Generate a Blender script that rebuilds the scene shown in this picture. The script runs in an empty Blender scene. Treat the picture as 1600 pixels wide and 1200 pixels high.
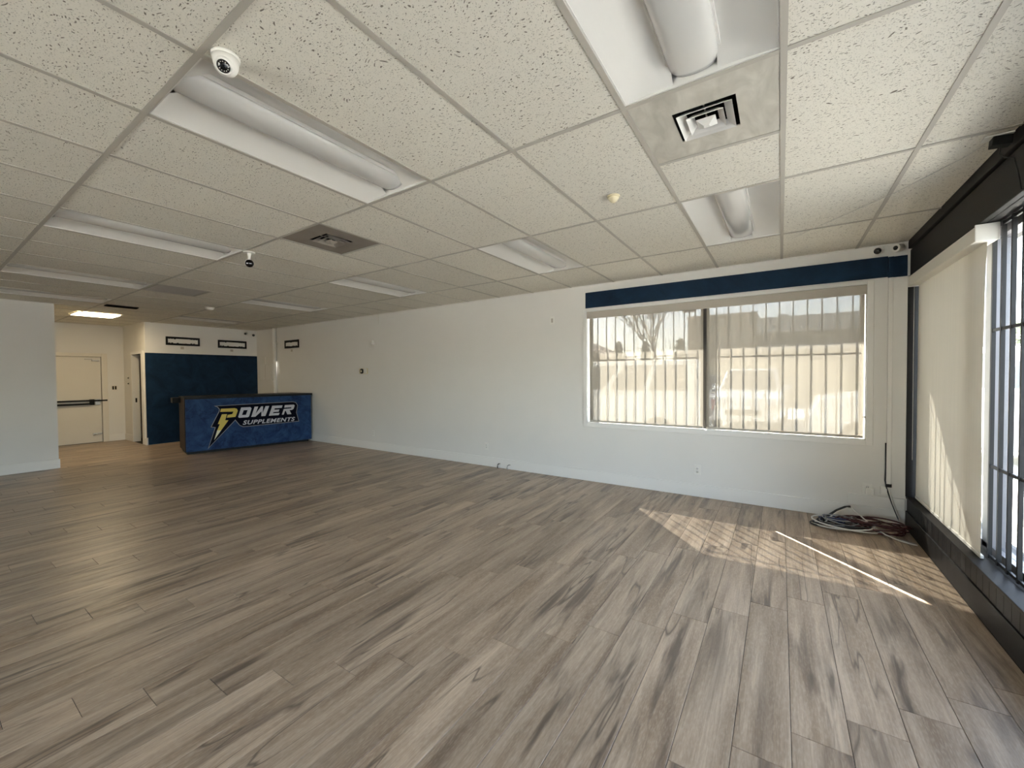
import bpy, math, random
from mathutils import Vector, Matrix

random.seed(7)
C = bpy.context.scene.collection
scene = bpy.context.scene
PI = math.pi

# ------------------------------------------------------------------ camera, sky, sun, exposure
CAM_H = 1.4527
cam_d = bpy.data.cameras.new('camera')
cam_d.sensor_fit = 'HORIZONTAL'
cam_d.sensor_width = 36.0
cam_d.lens = 634.453 * 36.0 / 1600.0
cam_d.clip_start = 0.05
cam_d.clip_end = 400
cam = bpy.data.objects.new('camera', cam_d)
C.objects.link(cam)


def camera_matrix(yaw, pitch, roll):
    cy, sy = math.cos(yaw), math.sin(yaw)
    f = Vector((-cy, sy, 0)); r = Vector((sy, cy, 0)); u = Vector((0, 0, 1))
    f2 = math.cos(pitch) * f + math.sin(pitch) * u
    u2 = math.cos(pitch) * u - math.sin(pitch) * f
    r3 = math.cos(roll) * r + math.sin(roll) * u2
    u3 = math.cos(roll) * u2 - math.sin(roll) * r
    return Matrix((r3, u3, -f2)).transposed()


cam.matrix_world = Matrix.Translation((0, 0, CAM_H)) @ camera_matrix(0.98664, -0.02105, -0.0076).to_4x4()
scene.camera = cam

SUN_EL = math.radians(37.6)
sun_dir = Vector((0.674 * math.cos(SUN_EL), -0.739 * math.cos(SUN_EL), -math.sin(SUN_EL)))
world = bpy.data.worlds.new('world')
scene.world = world
world.use_nodes = True
wn = world.node_tree
wn.nodes.clear()
sky = wn.nodes.new('ShaderNodeTexSky')
sky.sky_type = 'NISHITA'
sky.sun_disc = False
sky.sun_elevation = SUN_EL
sky.sun_rotation = math.atan2(-sun_dir.x, -sun_dir.y)
sky.air_density = 1.0
sky.dust_density = 2.0
sky.ozone_density = 1.0
bg = wn.nodes.new('ShaderNodeBackground')
bg.inputs['Strength'].default_value = 0.16
wo = wn.nodes.new('ShaderNodeOutputWorld')
haze = wn.nodes.new('ShaderNodeHueSaturation')
haze.inputs['Saturation'].default_value = 0.6
wn.links.new(sky.outputs[0], haze.inputs['Color'])
wn.links.new(haze.outputs[0], bg.inputs[0])
wn.links.new(bg.outputs[0], wo.inputs[0])

sun_l = bpy.data.lights.new('sun', 'SUN')
sun_l.energy = 9.5
sun_l.angle = math.radians(0.53)
sun_l.color = (1.0, 0.945, 0.86)
sun = bpy.data.objects.new('sun', sun_l)
sun.rotation_euler = sun_dir.to_track_quat('-Z', 'Y').to_euler()
sun.location = (-8, 14, 12)
C.objects.link(sun)

scene.view_settings.view_transform = 'Standard'
scene.view_settings.look = 'None'
scene.view_settings.gamma = 1.0
scene.view_settings.use_curve_mapping = False
scene.view_settings.exposure = 4.1
scene.cycles.use_denoising = True
scene.cycles.max_bounces = 14
scene.cycles.diffuse_bounces = 9
scene.cycles.glossy_bounces = 4
scene.cycles.transmission_bounces = 8
scene.cycles.transparent_max_bounces = 24
scene.cycles.sample_clamp_indirect = 6.0
scene.cycles.caustics_reflective = False
scene.cycles.caustics_refractive = False


def portal(name, loc, rot, sx, sy):
    l = bpy.data.lights.new(name, 'AREA')
    l.shape = 'RECTANGLE'; l.size = sx; l.size_y = sy
    l.cycles.is_portal = True
    o = bpy.data.objects.new(name, l)
    o.location = loc; o.rotation_euler = rot
    C.objects.link(o)


portal('side_window_portal', (-0.75, 5.44, 1.5), (-PI / 2, 0, 0), 3.0, 1.6)
portal('front_window_portal', (1.32, 0.8, 1.3), (0, PI / 2, 0), 2.2, 9.4)

portal('added_window_portal', (-2.7, -4.16, 1.32), (PI / 2, 0, 0), 2.2, 2.1)  # serves the unseen glazing added in the opposite wall

# ------------------------------------------------------------------ materials
MATS = {}


class NT:
    def __init__(self, name):
        self.m = bpy.data.materials.new(name)
        self.m.use_nodes = True
        self.t = self.m.node_tree
        self.t.nodes.clear()
        self.out = self.n('ShaderNodeOutputMaterial')

    def n(self, kind, **kw):
        nd = self.t.nodes.new(kind)
        for k, v in kw.items():
            if k.startswith('i_'):
                nd.inputs[k[2:].replace('_', ' ')].default_value = v
            else:
                setattr(nd, k, v)
        return nd

    def l(self, a, b):
        self.t.links.new(a, b)

    def math(self, op, a, b=None, c=None, clamp=False):
        nd = self.n('ShaderNodeMath', operation=op, use_clamp=clamp)
        for i, v in enumerate((a, b, c)):
            if v is None:
                continue
            if isinstance(v, (int, float)):
                nd.inputs[i].default_value = v
            else:
                self.l(v, nd.inputs[i])
        return nd.outputs[0]

    def mix(self, fac, a, b, blend='MIX'):
        nd = self.n('ShaderNodeMix', data_type='RGBA', blend_type=blend)
        for sock, v in ((nd.inputs[0], fac), (nd.inputs[6], a), (nd.inputs[7], b)):
            if isinstance(v, (int, float)):
                sock.default_value = v
            elif isinstance(v, tuple):
                sock.default_value = v if len(v) == 4 else (*v, 1)
            else:
                self.l(v, sock)
        return nd.outputs[2]

    def ramp(self, fac, stops):
        nd = self.n('ShaderNodeValToRGB')
        el = nd.color_ramp.elements
        while len(el) < len(stops):
            el.new(0.5)
        for e, (p, c) in zip(el, stops):
            e.position = p
            e.color = (c, c, c, 1) if isinstance(c, (int, float)) else (*c, 1)
        self.l(fac, nd.inputs[0])
        return nd.outputs[0]


def simple(name, col, rough=0.5, metal=0.0, var=0.0, scale=6.0, bump=0.0, bscale=200.0, spec=0.5, emit=None, coat=0.0):
    t = NT(name)
    b = t.n('ShaderNodeBsdfPrincipled')
    b.inputs['Roughness'].default_value = rough
    b.inputs['Metallic'].default_value = metal
    b.inputs['Specular IOR Level'].default_value = spec
    b.inputs['Coat Weight'].default_value = coat
    geo = t.n('ShaderNodeNewGeometry')
    if var > 0:
        nz = t.n('ShaderNodeTexNoise', i_Scale=scale, i_Detail=4.0)
        t.l(geo.outputs['Position'], nz.inputs['Vector'])
        lo = tuple(c * (1 - var) for c in col); hi = tuple(min(1, c * (1 + var)) for c in col)
        t.l(t.mix(nz.outputs['Fac'], lo, hi), b.inputs['Base Color'])
    else:
        b.inputs['Base Color'].default_value = (*col, 1)
    if bump > 0:
        nb = t.n('ShaderNodeTexNoise', i_Scale=bscale, i_Detail=3.0)
        t.l(geo.outputs['Position'], nb.inputs['Vector'])
        bp = t.n('ShaderNodeBump', i_Strength=bump, i_Distance=0.002)
        t.l(nb.outputs['Fac'], bp.inputs['Height'])
        t.l(bp.outputs[0], b.inputs['Normal'])
    if emit:
        b.inputs['Emission Color'].default_value = (*emit[0], 1)
        b.inputs['Emission Strength'].default_value = emit[1]
    t.l(b.outputs[0], t.out.inputs[0])
    MATS[name] = t.m
    return t.m


W_WALL = simple('wall_paint', (0.74, 0.725, 0.69), 0.6, var=0.025, scale=2.5, bump=0.12, bscale=260)
W_TRIM = simple('white_trim_paint', (0.78, 0.765, 0.73), 0.42, var=0.01)
W_METAL = simple('white_enamel', (0.72, 0.71, 0.68), 0.33, var=0.015)
W_PLASTIC = simple('white_plastic', (0.78, 0.765, 0.72), 0.35)
CREAM = simple('aged_cream_plastic', (0.72, 0.64, 0.44), 0.4)
BLACK = simple('black_paint', (0.012, 0.0105, 0.010), 0.5, var=0.2, scale=9, bump=0.15, bscale=90, spec=0.25)
BLACK_PL = simple('black_plastic', (0.006, 0.006, 0.006), 0.5, spec=0.2)
LENS = simple('dark_lens_glass', (0.004, 0.004, 0.005), 0.06, spec=0.8)
GREY_ALU = simple('grey_aluminium', (0.17, 0.165, 0.175), 0.38, metal=0.35, var=0.05)
DARK_ALU = simple('dark_aluminium', (0.014, 0.013, 0.013), 0.5, spec=0.3)
STEEL = simple('brushed_steel', (0.5, 0.48, 0.44), 0.35, metal=0.9)
TEE = simple('grid_tee_enamel', (0.44, 0.415, 0.365), 0.5, var=0.04, scale=4)
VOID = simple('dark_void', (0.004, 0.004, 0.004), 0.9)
DOOR_P = simple('door_paint', (0.72, 0.68, 0.60), 0.45, var=0.02)
DARK_WOOD = simple('dark_brown_laminate', (0.020, 0.010, 0.006), 0.5, spec=0.2, var=0.3, scale=14)
DARK_DOOR = simple('dark_brown_door', (0.03, 0.018, 0.012), 0.4, var=0.2)
ASPHALT = simple('pale_concrete_paving', (0.53, 0.515, 0.48), 0.9, var=0.15, scale=3, bump=0.3, bscale=60)
TARMAC = simple('street_asphalt', (0.24, 0.235, 0.225), 0.9, var=0.12, scale=3)
CONCRETE = simple('pale_concrete', (0.60, 0.57, 0.52), 0.85, var=0.08, scale=2)
STUCCO_G = simple('grey_stucco', (0.30, 0.28, 0.26), 0.85, var=0.06, scale=1.5)
STUCCO_L = simple('pale_grey_fascia', (0.42, 0.41, 0.40), 0.8, var=0.05, scale=1.5)
STUCCO_T = simple('tan_stucco', (0.40, 0.35, 0.29), 0.85, var=0.06, scale=1.5)
HEDGE_M = simple('hedge_green', (0.12, 0.17, 0.07), 0.9, var=0.4, scale=6)
FENCE_M = simple('cream_fence_wood', (0.55, 0.46, 0.32), 0.8, var=0.12, scale=3)
BARK = simple('bark', (0.14, 0.11, 0.08), 0.9, var=0.3, scale=12)
LEAF = simple('sparse_leaf', (0.16, 0.15, 0.06), 0.8, var=0.3, scale=3)
PINE = simple('conifer_green', (0.05, 0.085, 0.045), 0.9, var=0.3, scale=5)
ROOF_M = simple('brown_shingle_roof', (0.22, 0.16, 0.12), 0.9, var=0.15, scale=4)
CARW = simple('white_car_paint', (0.78, 0.78, 0.77), 0.22, coat=0.6)
CARS = simple('silver_car_paint', (0.42, 0.43, 0.44), 0.25, metal=0.4, coat=0.6)
CARB = simple('teal_car_paint', (0.10, 0.28, 0.36), 0.25, coat=0.6)
RUBBER = simple('tyre_rubber', (0.02, 0.02, 0.02), 0.85)
CAR_GLASS = simple('tinted_car_glass', (0.02, 0.025, 0.03), 0.05, spec=0.8)
LAMP_RED = simple('red_lamp_plastic', (0.4, 0.02, 0.02), 0.2)
CAB_WHITE = simple('white_cable_jacket', (0.62, 0.60, 0.56), 0.45)
CAB_GREY = simple('grey_cable_jacket', (0.28, 0.28, 0.28), 0.45)
CAB_BLACK = simple('black_cable_jacket', (0.012, 0.012, 0.013), 0.45)
CAB_RED = simple('red_cable_jacket', (0.060, 0.010, 0.011), 0.45)
CAB_BLUE = simple('blue_cable_jacket', (0.03, 0.04, 0.11), 0.45)
LOGO_LINE = simple('logo_grey_line', (0.24, 0.24, 0.25), 0.4)
LOGO_DARK = simple('logo_navy_black', (0.003, 0.0035, 0.010), 0.6, spec=0.05)
LOGO_YEL = simple('logo_yellow', (0.62, 0.46, 0.05), 0.4)
LOGO_TIP = simple('logo_cream', (0.75, 0.72, 0.50), 0.4)
LOGO_SIL = simple('logo_silver', (0.52, 0.52, 0.56), 0.4, var=0.12, scale=30)
VALANCE = simple('beige_valance', (0.46, 0.42, 0.36), 0.5)
CASSETTE = simple('ivory_cassette', (0.72, 0.69, 0.62), 0.45)
RETURN_M = simple('perforated_return_metal', (0.30, 0.27, 0.235), 0.5)
LIT = simple('lit_lamp_lens', (0.9, 0.88, 0.8), 0.4, emit=((1.0, 0.80, 0.50), 1.6))


def dusty_panel():
    t = NT('dusty_vent_panel')
    b = t.n('ShaderNodeBsdfPrincipled', i_Roughness=0.6)
    geo = t.n('ShaderNodeNewGeometry')
    mp = t.n('ShaderNodeMapping')
    mp.inputs['Scale'].default_value = (5, 2, 5); mp.inputs['Rotation'].default_value = (0, 0, 0.5)
    t.l(geo.outputs['Position'], mp.inputs[0])
    nz = t.n('ShaderNodeTexNoise', i_Scale=2.2, i_Detail=6.0, i_Distortion=1.2)
    t.l(mp.outputs[0], nz.inputs['Vector'])
    t.l(t.mix(t.ramp(nz.outputs['Fac'], ((0.3, 0.0), (0.7, 1.0))), (0.43, 0.41, 0.355), (0.60, 0.575, 0.51)), b.inputs['Base Color'])
    t.l(b.outputs[0], t.out.inputs[0])
    return t.m


PANEL_D = dusty_panel()
PANEL_D2 = simple('brown_dusty_vent_panel', (0.235, 0.205, 0.175), 0.6, var=0.18, scale=7)


def tile_mat():
    t = NT('fissured_ceiling_tile')
    b = t.n('ShaderNodeBsdfPrincipled', i_Roughness=0.85)
    b.inputs['Specular IOR Level'].default_value = 0.2
    geo = t.n('ShaderNodeNewGeometry')
    # worm-like fissures: stretched cells whose angle wanders, plus pinholes
    wob = t.n('ShaderNodeTexNoise', i_Scale=9.0, i_Detail=1.0)
    t.l(geo.outputs['Position'], wob.inputs['Vector'])
    vm = t.n('ShaderNodeVectorMath', operation='SCALE')
    vm.inputs[3].default_value = 0.10
    t.l(wob.outputs['Color'], vm.inputs[0])
    va = t.n('ShaderNodeVectorMath', operation='ADD')
    t.l(geo.outputs['Position'], va.inputs[0]); t.l(vm.outputs[0], va.inputs[1])
    mp = t.n('ShaderNodeMapping')
    mp.inputs['Scale'].default_value = (1.0, 2.6, 1.0); mp.inputs['Rotation'].default_value = (0, 0, 0.45)
    t.l(va.outputs[0], mp.inputs[0])
    v1 = t.n('ShaderNodeTexVoronoi', i_Scale=44.0, i_Randomness=1.0)
    t.l(mp.outputs[0], v1.inputs['Vector'])
    fis = t.ramp(v1.outputs['Distance'], ((0.17, 1.0), (0.27, 0.0)))
    sel = t.n('ShaderNodeSeparateColor')
    t.l(v1.outputs['Color'], sel.inputs[0])
    fis = t.math('MULTIPLY', fis, t.math('GREATER_THAN', sel.outputs[0], 0.28))
    v2 = t.n('ShaderNodeTexVoronoi', i_Scale=140.0)
    t.l(geo.outputs['Position'], v2.inputs['Vector'])
    pin = t.ramp(v2.outputs['Distance'], ((0.16, 1.0), (0.30, 0.0)))
    s2 = t.n('ShaderNodeSeparateColor')
    t.l(v2.outputs['Color'], s2.inputs[0])
    pin = t.math('MULTIPLY', pin, t.math('GREATER_THAN', s2.outputs[1], 0.2))
    holes = t.math('MAXIMUM', fis, t.math('MULTIPLY', pin, 0.6))
    inf = t.n('ShaderNodeObjectInfo')
    cr = t.math('MULTIPLY_ADD', inf.outputs['Random'], 0.07, 0.95)
    nz = t.n('ShaderNodeTexNoise', i_Scale=230.0, i_Detail=2.0)
    t.l(geo.outputs['Position'], nz.inputs['Vector'])
    base = t.mix(nz.outputs['Fac'], (0.68, 0.655, 0.58), (0.83, 0.80, 0.715))
    hsv = t.n('ShaderNodeHueSaturation')
    t.l(base, hsv.inputs['Color']); t.l(cr, hsv.inputs['Value'])
    t.l(t.mix(t.math('MULTIPLY', holes, 0.9), hsv.outputs[0], (0.14, 0.12, 0.09)), b.inputs['Base Color'])  # shade inside fissures and pinholes painted in as dark colour
    bp = t.n('ShaderNodeBump', i_Strength=0.5, i_Distance=0.003, invert=True)
    t.l(holes, bp.inputs['Height']); t.l(bp.outputs[0], b.inputs['Normal'])
    t.l(b.outputs[0], t.out.inputs[0])
    return t.m


TILE_M = tile_mat()

PL_W, PL_L = 0.195, 1.2
PL_X0, PL_Y0, PL_STEP = 0.043, 1.964, 0.197      # seam phase of the plank rows


def plank_mat():
    t = NT('grey_oak_laminate')
    b = t.n('ShaderNodeBsdfPrincipled')
    geo = t.n('ShaderNodeNewGeometry')
    sp = t.n('ShaderNodeSeparateXYZ')
    t.l(geo.outputs['Position'], sp.inputs[0])
    # which plank: row along X, number along Y
    row = t.math('FLOOR', t.math('DIVIDE', t.math('SUBTRACT', sp.outputs[0], PL_X0), PL_W))
    yy = t.math('SUBTRACT', sp.outputs[1], PL_Y0)
    yy = t.math('SUBTRACT', yy, t.math('MULTIPLY', row, PL_STEP))
    num = t.math('FLOOR', t.math('DIVIDE', yy, PL_L))
    cb = t.n('ShaderNodeCombineXYZ')
    t.l(row, cb.inputs[0]); t.l(num, cb.inputs[1])
    wn_ = t.n('ShaderNodeTexWhiteNoise', noise_dimensions='3D')
    t.l(cb.outputs[0], wn_.inputs['Vector'])
    # grain coordinates: plank-shifted, stretched along Y
    off = t.n('ShaderNodeVectorMath', operation='SCALE'); off.inputs[3].default_value = 37.0
    t.l(wn_.outputs['Color'], off.inputs[0])
    def stretched(k):
        mul = t.n('ShaderNodeVectorMath', operation='MULTIPLY'); mul.inputs[1].default_value = (1.0, k, 1.0)
        t.l(geo.outputs['Position'], mul.inputs[0])
        ad = t.n('ShaderNodeVectorMath', operation='ADD')
        t.l(mul.outputs[0], ad.inputs[0]); t.l(off.outputs[0], ad.inputs[1])
        return ad.outputs[0]

    def noise(vec, sc, det, rough=0.55, dist=0.0):
        nd = t.n('ShaderNodeTexNoise', i_Scale=sc, i_Detail=det, i_Roughness=rough, i_Distortion=dist)
        t.l(vec, nd.inputs['Vector'])
        return nd

    v_long, v_mid, v_fine = stretched(0.09), stretched(0.2), stretched(0.035)
    n1 = noise(v_long, 9.0, 5.0, 0.6, 0.25)
    n2 = noise(v_fine, 120.0, 5.0, 0.7)
    n6 = noise(v_mid, 160.0, 2.0)
    base = t.mix(t.ramp(n1.outputs['Fac'], ((0.34, 0.0), (0.66, 1.0))), (0.245, 0.170, 0.110), (0.535, 0.415, 0.302))
    base = t.mix(t.math('MULTIPLY', t.ramp(n2.outputs['Fac'], ((0.35, 0.0), (0.7, 1.0))), 0.50), base, (0.172, 0.122, 0.082))
    base = t.mix(t.math('MULTIPLY', t.ramp(n6.outputs['Fac'], ((0.45, 0.0), (0.7, 1.0))), 0.30), base, (0.57, 0.470, 0.365))
    # thin dark cracks along the grain, only where a mask allows
    n3 = noise(v_long, 6.5, 2.5, 0.5, 0.35)
    ln = t.ramp(t.math('ABSOLUTE', t.math('SUBTRACT', n3.outputs['Fac'], 0.5)), ((0.0, 1.0), (0.016, 0.0)))
    n4 = noise(v_mid, 5.0, 1.0)
    crack = t.math('MULTIPLY', ln, t.ramp(n4.outputs['Fac'], ((0.48, 0.0), (0.60, 1.0))))
    # smoky dark streaks and knots
    n5 = noise(v_long, 15.0, 3.0, 0.55, 0.5)
    n7 = noise(v_mid, 3.0, 1.0)
    strk = t.math('MULTIPLY', t.ramp(n5.outputs['Fac'], ((0.51, 0.0), (0.66, 1.0))), t.ramp(n7.outputs['Fac'], ((0.36, 0.0), (0.56, 1.0))))
    vo = t.n('ShaderNodeTexVoronoi', i_Scale=4.0)
    wv = t.n('ShaderNodeVectorMath', operation='SCALE'); wv.inputs[3].default_value = 0.12
    t.l(n4.outputs['Color'], wv.inputs[0])
    kv = t.n('ShaderNodeVectorMath', operation='ADD')
    t.l(stretched(0.42), kv.inputs[0]); t.l(wv.outputs[0], kv.inputs[1])
    t.l(kv.outputs[0], vo.inputs['Vector'])
    ks = t.n('ShaderNodeSeparateColor'); t.l(vo.outputs['Color'], ks.inputs[0])
    knot = t.math('MULTIPLY', t.ramp(vo.outputs['Distance'], ((0.02, 1.0), (0.13, 0.0))), t.math('GREATER_THAN', ks.outputs[0], 0.45))
    dark = t.math('MAXIMUM', t.math('MULTIPLY', crack, 0.85), t.math('MAXIMUM', t.math('MULTIPLY', strk, 0.82), t.math('MULTIPLY', knot, 0.6)))
    col = t.mix(dark, base, (0.085, 0.060, 0.044))
    hsv = t.n('ShaderNodeHueSaturation')
    t.l(col, hsv.inputs['Color'])
    t.l(t.math('MULTIPLY_ADD', wn_.outputs['Value'], 0.22, 0.89), hsv.inputs['Value'])
    t.l(hsv.outputs[0], b.inputs['Base Color'])
    t.l(t.math('MULTIPLY_ADD', n2.outputs['Fac'], 0.12, 0.29), b.inputs['Roughness'])
    bp = t.n('ShaderNodeBump', i_Strength=0.12, i_Distance=0.001)
    t.l(n2.outputs['Fac'], bp.inputs['Height']); t.l(bp.outputs[0], b.inputs['Normal'])
    t.l(b.outputs[0], t.out.inputs[0])
    return t.m


PLANK_M = plank_mat()


def blue_mat(name, dark, light, scale, veins):
    t = NT(name)
    b = t.n('ShaderNodeBsdfPrincipled', i_Roughness=0.55)
    b.inputs['Specular IOR Level'].default_value = 0.15
    geo = t.n('ShaderNodeNewGeometry')
    n1 = t.n('ShaderNodeTexNoise', i_Scale=scale, i_Detail=7.0, i_Roughness=0.65, i_Distortion=0.8)
    t.l(geo.outputs['Position'], n1.inputs['Vector'])
    col = t.mix(t.ramp(n1.outputs['Fac'], ((0.33, 0.0), (0.68, 1.0))), dark, light)
    if veins:
        n2 = t.n('ShaderNodeTexNoise', i_Scale=scale * 1.1, i_Detail=5.0, i_Distortion=1.2)
        t.l(geo.outputs['Position'], n2.inputs['Vector'])
        ln = t.ramp(t.math('ABSOLUTE', t.math('SUBTRACT', n2.outputs['Fac'], 0.47)), ((0.0, 1.0), (0.02, 0.0)))
        col = t.mix(t.math('MULTIPLY', ln, 0.5), col, (0.004, 0.008, 0.03))
    t.l(col, b.inputs['Base Color'])
    t.l(b.outputs[0], t.out.inputs[0])
    return t.m


BLUE_WALL = blue_mat('navy_wall_vinyl', (0.004, 0.015, 0.036), (0.010, 0.034, 0.072), 3.0, False)
BLUE_DESK = blue_mat('blue_grunge_print', (0.007, 0.022, 0.075), (0.028, 0.075, 0.185), 4.0, True)


def shade_mat(name, openness, col, thru):
    """woven roller fabric: part open weave, the rest scatters and lets light through"""
    t = NT(name)
    geo = t.n('ShaderNodeNewGeometry')
    mp = t.n('ShaderNodeMapping'); mp.inputs['Scale'].default_value = (40, 40, 1.2)
    t.l(geo.outputs['Position'], mp.inputs[0])
    nz = t.n('ShaderNodeTexNoise', i_Scale=1.0, i_Detail=3.0)
    t.l(mp.outputs[0], nz.inputs['Vector'])
    lo = tuple(c * 0.9 for c in col)
    cc = t.mix(nz.outputs['Fac'], lo, col)
    d = t.n('ShaderNodeBsdfDiffuse'); tr = t.n('ShaderNodeBsdfTranslucent'); tp = t.n('ShaderNodeBsdfTransparent')
    t.l(cc, d.inputs[0]); t.l(cc, tr.inputs[0])
    m1 = t.n('ShaderNodeMixShader'); m1.inputs[0].default_value = thru
    t.l(d.outputs[0], m1.inputs[1]); t.l(tr.outputs[0], m1.inputs[2])
    m2 = t.n('ShaderNodeMixShader'); m2.inputs[0].default_value = openness
    t.l(m1.outputs[0], m2.inputs[1]); t.l(tp.outputs[0], m2.inputs[2])
    t.l(m2.outputs[0], t.out.inputs[0])
    return t.m


SHADE_SIDE = shade_mat('solar_mesh_fabric', 0.031, (0.25, 0.225, 0.185), 0.085)
SHADE_FRONT = shade_mat('cream_roller_fabric', 0.003, (0.62, 0.575, 0.48), 0.05)


def glass_mat():
    t = NT('window_glass')
    geo = t.n('ShaderNodeNewGeometry')
    dt = t.n('ShaderNodeVectorMath', operation='DOT_PRODUCT')
    t.l(geo.outputs['Normal'], dt.inputs[0]); t.l(geo.outputs['Incoming'], dt.inputs[1])
    cs_ = t.math('SUBTRACT', 1.0, t.math('ABSOLUTE', dt.outputs['Value']))
    fr = t.math('MULTIPLY_ADD', t.math('POWER', cs_, 5.0), 0.96, 0.04)
    tp = t.n('ShaderNodeBsdfTransparent'); tp.inputs[0].default_value = (0.93, 0.95, 0.95, 1)
    gl = t.n('ShaderNodeBsdfGlossy'); gl.inputs['Roughness'].default_value = 0.02
    m = t.n('ShaderNodeMixShader')
    t.l(fr, m.inputs[0]); t.l(tp.outputs[0], m.inputs[1]); t.l(gl.outputs[0], m.inputs[2])
    t.l(m.outputs[0], t.out.inputs[0])
    return t.m


GLASS = glass_mat()


# ------------------------------------------------------------------ mesh helpers
class MB:
    def __init__(self):
        self.v = []; self.f = []; self.s = []

    def add(self, vs, fs, smooth=False):
        o = len(self.v)
        self.v += [tuple(p) for p in vs]
        self.f += [tuple(i + o for i in q) for q in fs]
        self.s += [smooth] * len(fs)
        return self

    def box(self, x0, x1, y0, y1, z0, z1, M=None):
        vs = [Vector((x, y, z)) for z in (z0, z1) for y in (y0, y1) for x in (x0, x1)]
        if M:
            vs = [M @ p for p in vs]
        return self.add(vs, [(0, 2, 3, 1), (4, 5, 7, 6), (0, 1, 5, 4), (2, 6, 7, 3), (0, 4, 6, 2), (1, 3, 7, 5)])

    def prism(self, pts, h0, h1, M=None):
        """polygon in XY between two heights, then moved by M"""
        n = len(pts)
        vs = [Vector((x, y, h)) for h in (h0, h1) for x, y in pts]
        if M:
            vs = [M @ p for p in vs]
        fs = [tuple(range(n - 1, -1, -1)), tuple(range(n, 2 * n))]
        fs += [(i, (i + 1) % n, n + (i + 1) % n, n + i) for i in range(n)]
        return self.add(vs, fs)

    def lathe(self, prof, n=24, M=None, smooth=True):
        """profile of (radius, height) turned about local Z"""
        vs = []
        for r, z in prof:
            for k in range(n):
                a = 2 * PI * k / n
                vs.append(Vector((r * math.cos(a), r * math.sin(a), z)))
        if M:
            vs = [M @ p for p in vs]
        fs = []
        for j in range(len(prof) - 1):
            for k in range(n):
                k2 = (k + 1) % n
                fs.append((j * n + k, j * n + k2, (j + 1) * n + k2, (j + 1) * n + k))
        self.add(vs, fs, smooth)
        o = len(self.v) - len(vs)
        for j, rev in ((0, True), (len(prof) - 1, False)):
            if prof[j][0] > 1e-5:
                ring = [o + j * n + k for k in range(n)]
                self.f.append(tuple(ring[::-1] if rev else ring)); self.s.append(False)
        return self

    def tube(self, pts, r, n=8, closed=False):
        pts = [Vector(p) for p in pts]
        m = len(pts)
        rings = []
        up = Vector((0.13, 0.27, 0.95)).normalized()
        for i in range(m):
            a = pts[(i - 1) % m] if (closed or i > 0) else pts[i]
            b = pts[(i + 1) % m] if (closed or i < m - 1) else pts[i]
            d = (b - a).normalized()
            s = d.cross(up)
            if s.length < 1e-4:
                s = d.cross(Vector((1, 0, 0)))
            s.normalize(); u = s.cross(d)
            rr = r[i] if isinstance(r, (list, tuple)) else r
            rings.append([pts[i] + rr * (math.cos(2 * PI * k / n) * s + math.sin(2 * PI * k / n) * u) for k in range(n)])
        vs = [p for ring in rings for p in ring]
        fs = []
        for i in range(m if closed else m - 1):
            j = (i + 1) % m
            for k in range(n):
                k2 = (k + 1) % n
                fs.append((i * n + k, i * n + k2, j * n + k2, j * n + k))
        if not closed:
            fs.append(tuple(range(n - 1, -1, -1))); fs.append(tuple((m - 1) * n + k for k in range(n)))
        return self.add(vs, fs, True)

    def mesh(self, name):
        me = bpy.data.meshes.new(name)
        me.from_pydata(self.v, [], self.f)
        me.polygons.foreach_set('use_smooth', self.s)
        me.update()
        return me

    def build(self, name, material, parent=None, bevel=0.0, seg=2, origin=None):
        me = self.mesh(name)
        me.materials.append(material)
        o = bpy.data.objects.new(name, me)
        C.objects.link(o)
        if origin is not None:
            me.transform(Matrix.Translation(-Vector(origin)))
            o.location = origin
        if parent is not None:
            o.parent = parent
            if parent.type == 'EMPTY':
                pass
        if bevel > 0:
            m = o.modifiers.new('bevel', 'BEVEL')
            m.width = bevel; m.segments = seg; m.limit_method = 'ANGLE'
        return o


def tag(o, label=None, cat=None, group=None, kind=None):
    if label: o['label'] = label
    if cat: o['category'] = cat
    if group: o['group'] = group
    if kind: o['kind'] = kind
    return o


def thing(name, label, cat, loc=(0, 0, 0), rotz=0.0, group=None, kind=None):
    o = bpy.data.objects.new(name, None)
    o.empty_display_size = 0.1
    o.location = loc; o.rotation_euler = (0, 0, rotz)
    C.objects.link(o)
    return tag(o, label, cat, group, kind)


def dup(root, loc, rotz, label, group=None):
    r = root.copy(); C.objects.link(r)
    r.location = loc; r.rotation_euler = (0, 0, rotz)
    r['label'] = label
    if group: r['group'] = group
    for ch in list(root.children):
        c = ch.copy(); C.objects.link(c); c.parent = r
        for g in list(ch.children):
            d = g.copy(); C.objects.link(d); d.parent = c
    return r


def struct(name, mb, material, label, parent=None, bevel=0.0):
    o = mb.build(name, material, parent, bevel)
    if parent is None:
        tag(o, label, None, None, 'structure')
    return o


# ------------------------------------------------------------------ room numbers
CE = 2.664            # ceiling height
WY = 5.206            # window wall
FX = 0.985            # front wall, face of header, kick and baseboard
LY = -4.0             # opposite long wall, outside the picture
PX = -9.8             # partition that closes the left of the room
PY = 1.42             # its end
BX = -11.45           # blue wall
SY = 2.96             # side wall of the back hall
DX = -12.97           # wall with the exit door
BB = 0.150            # baseboard height

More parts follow.
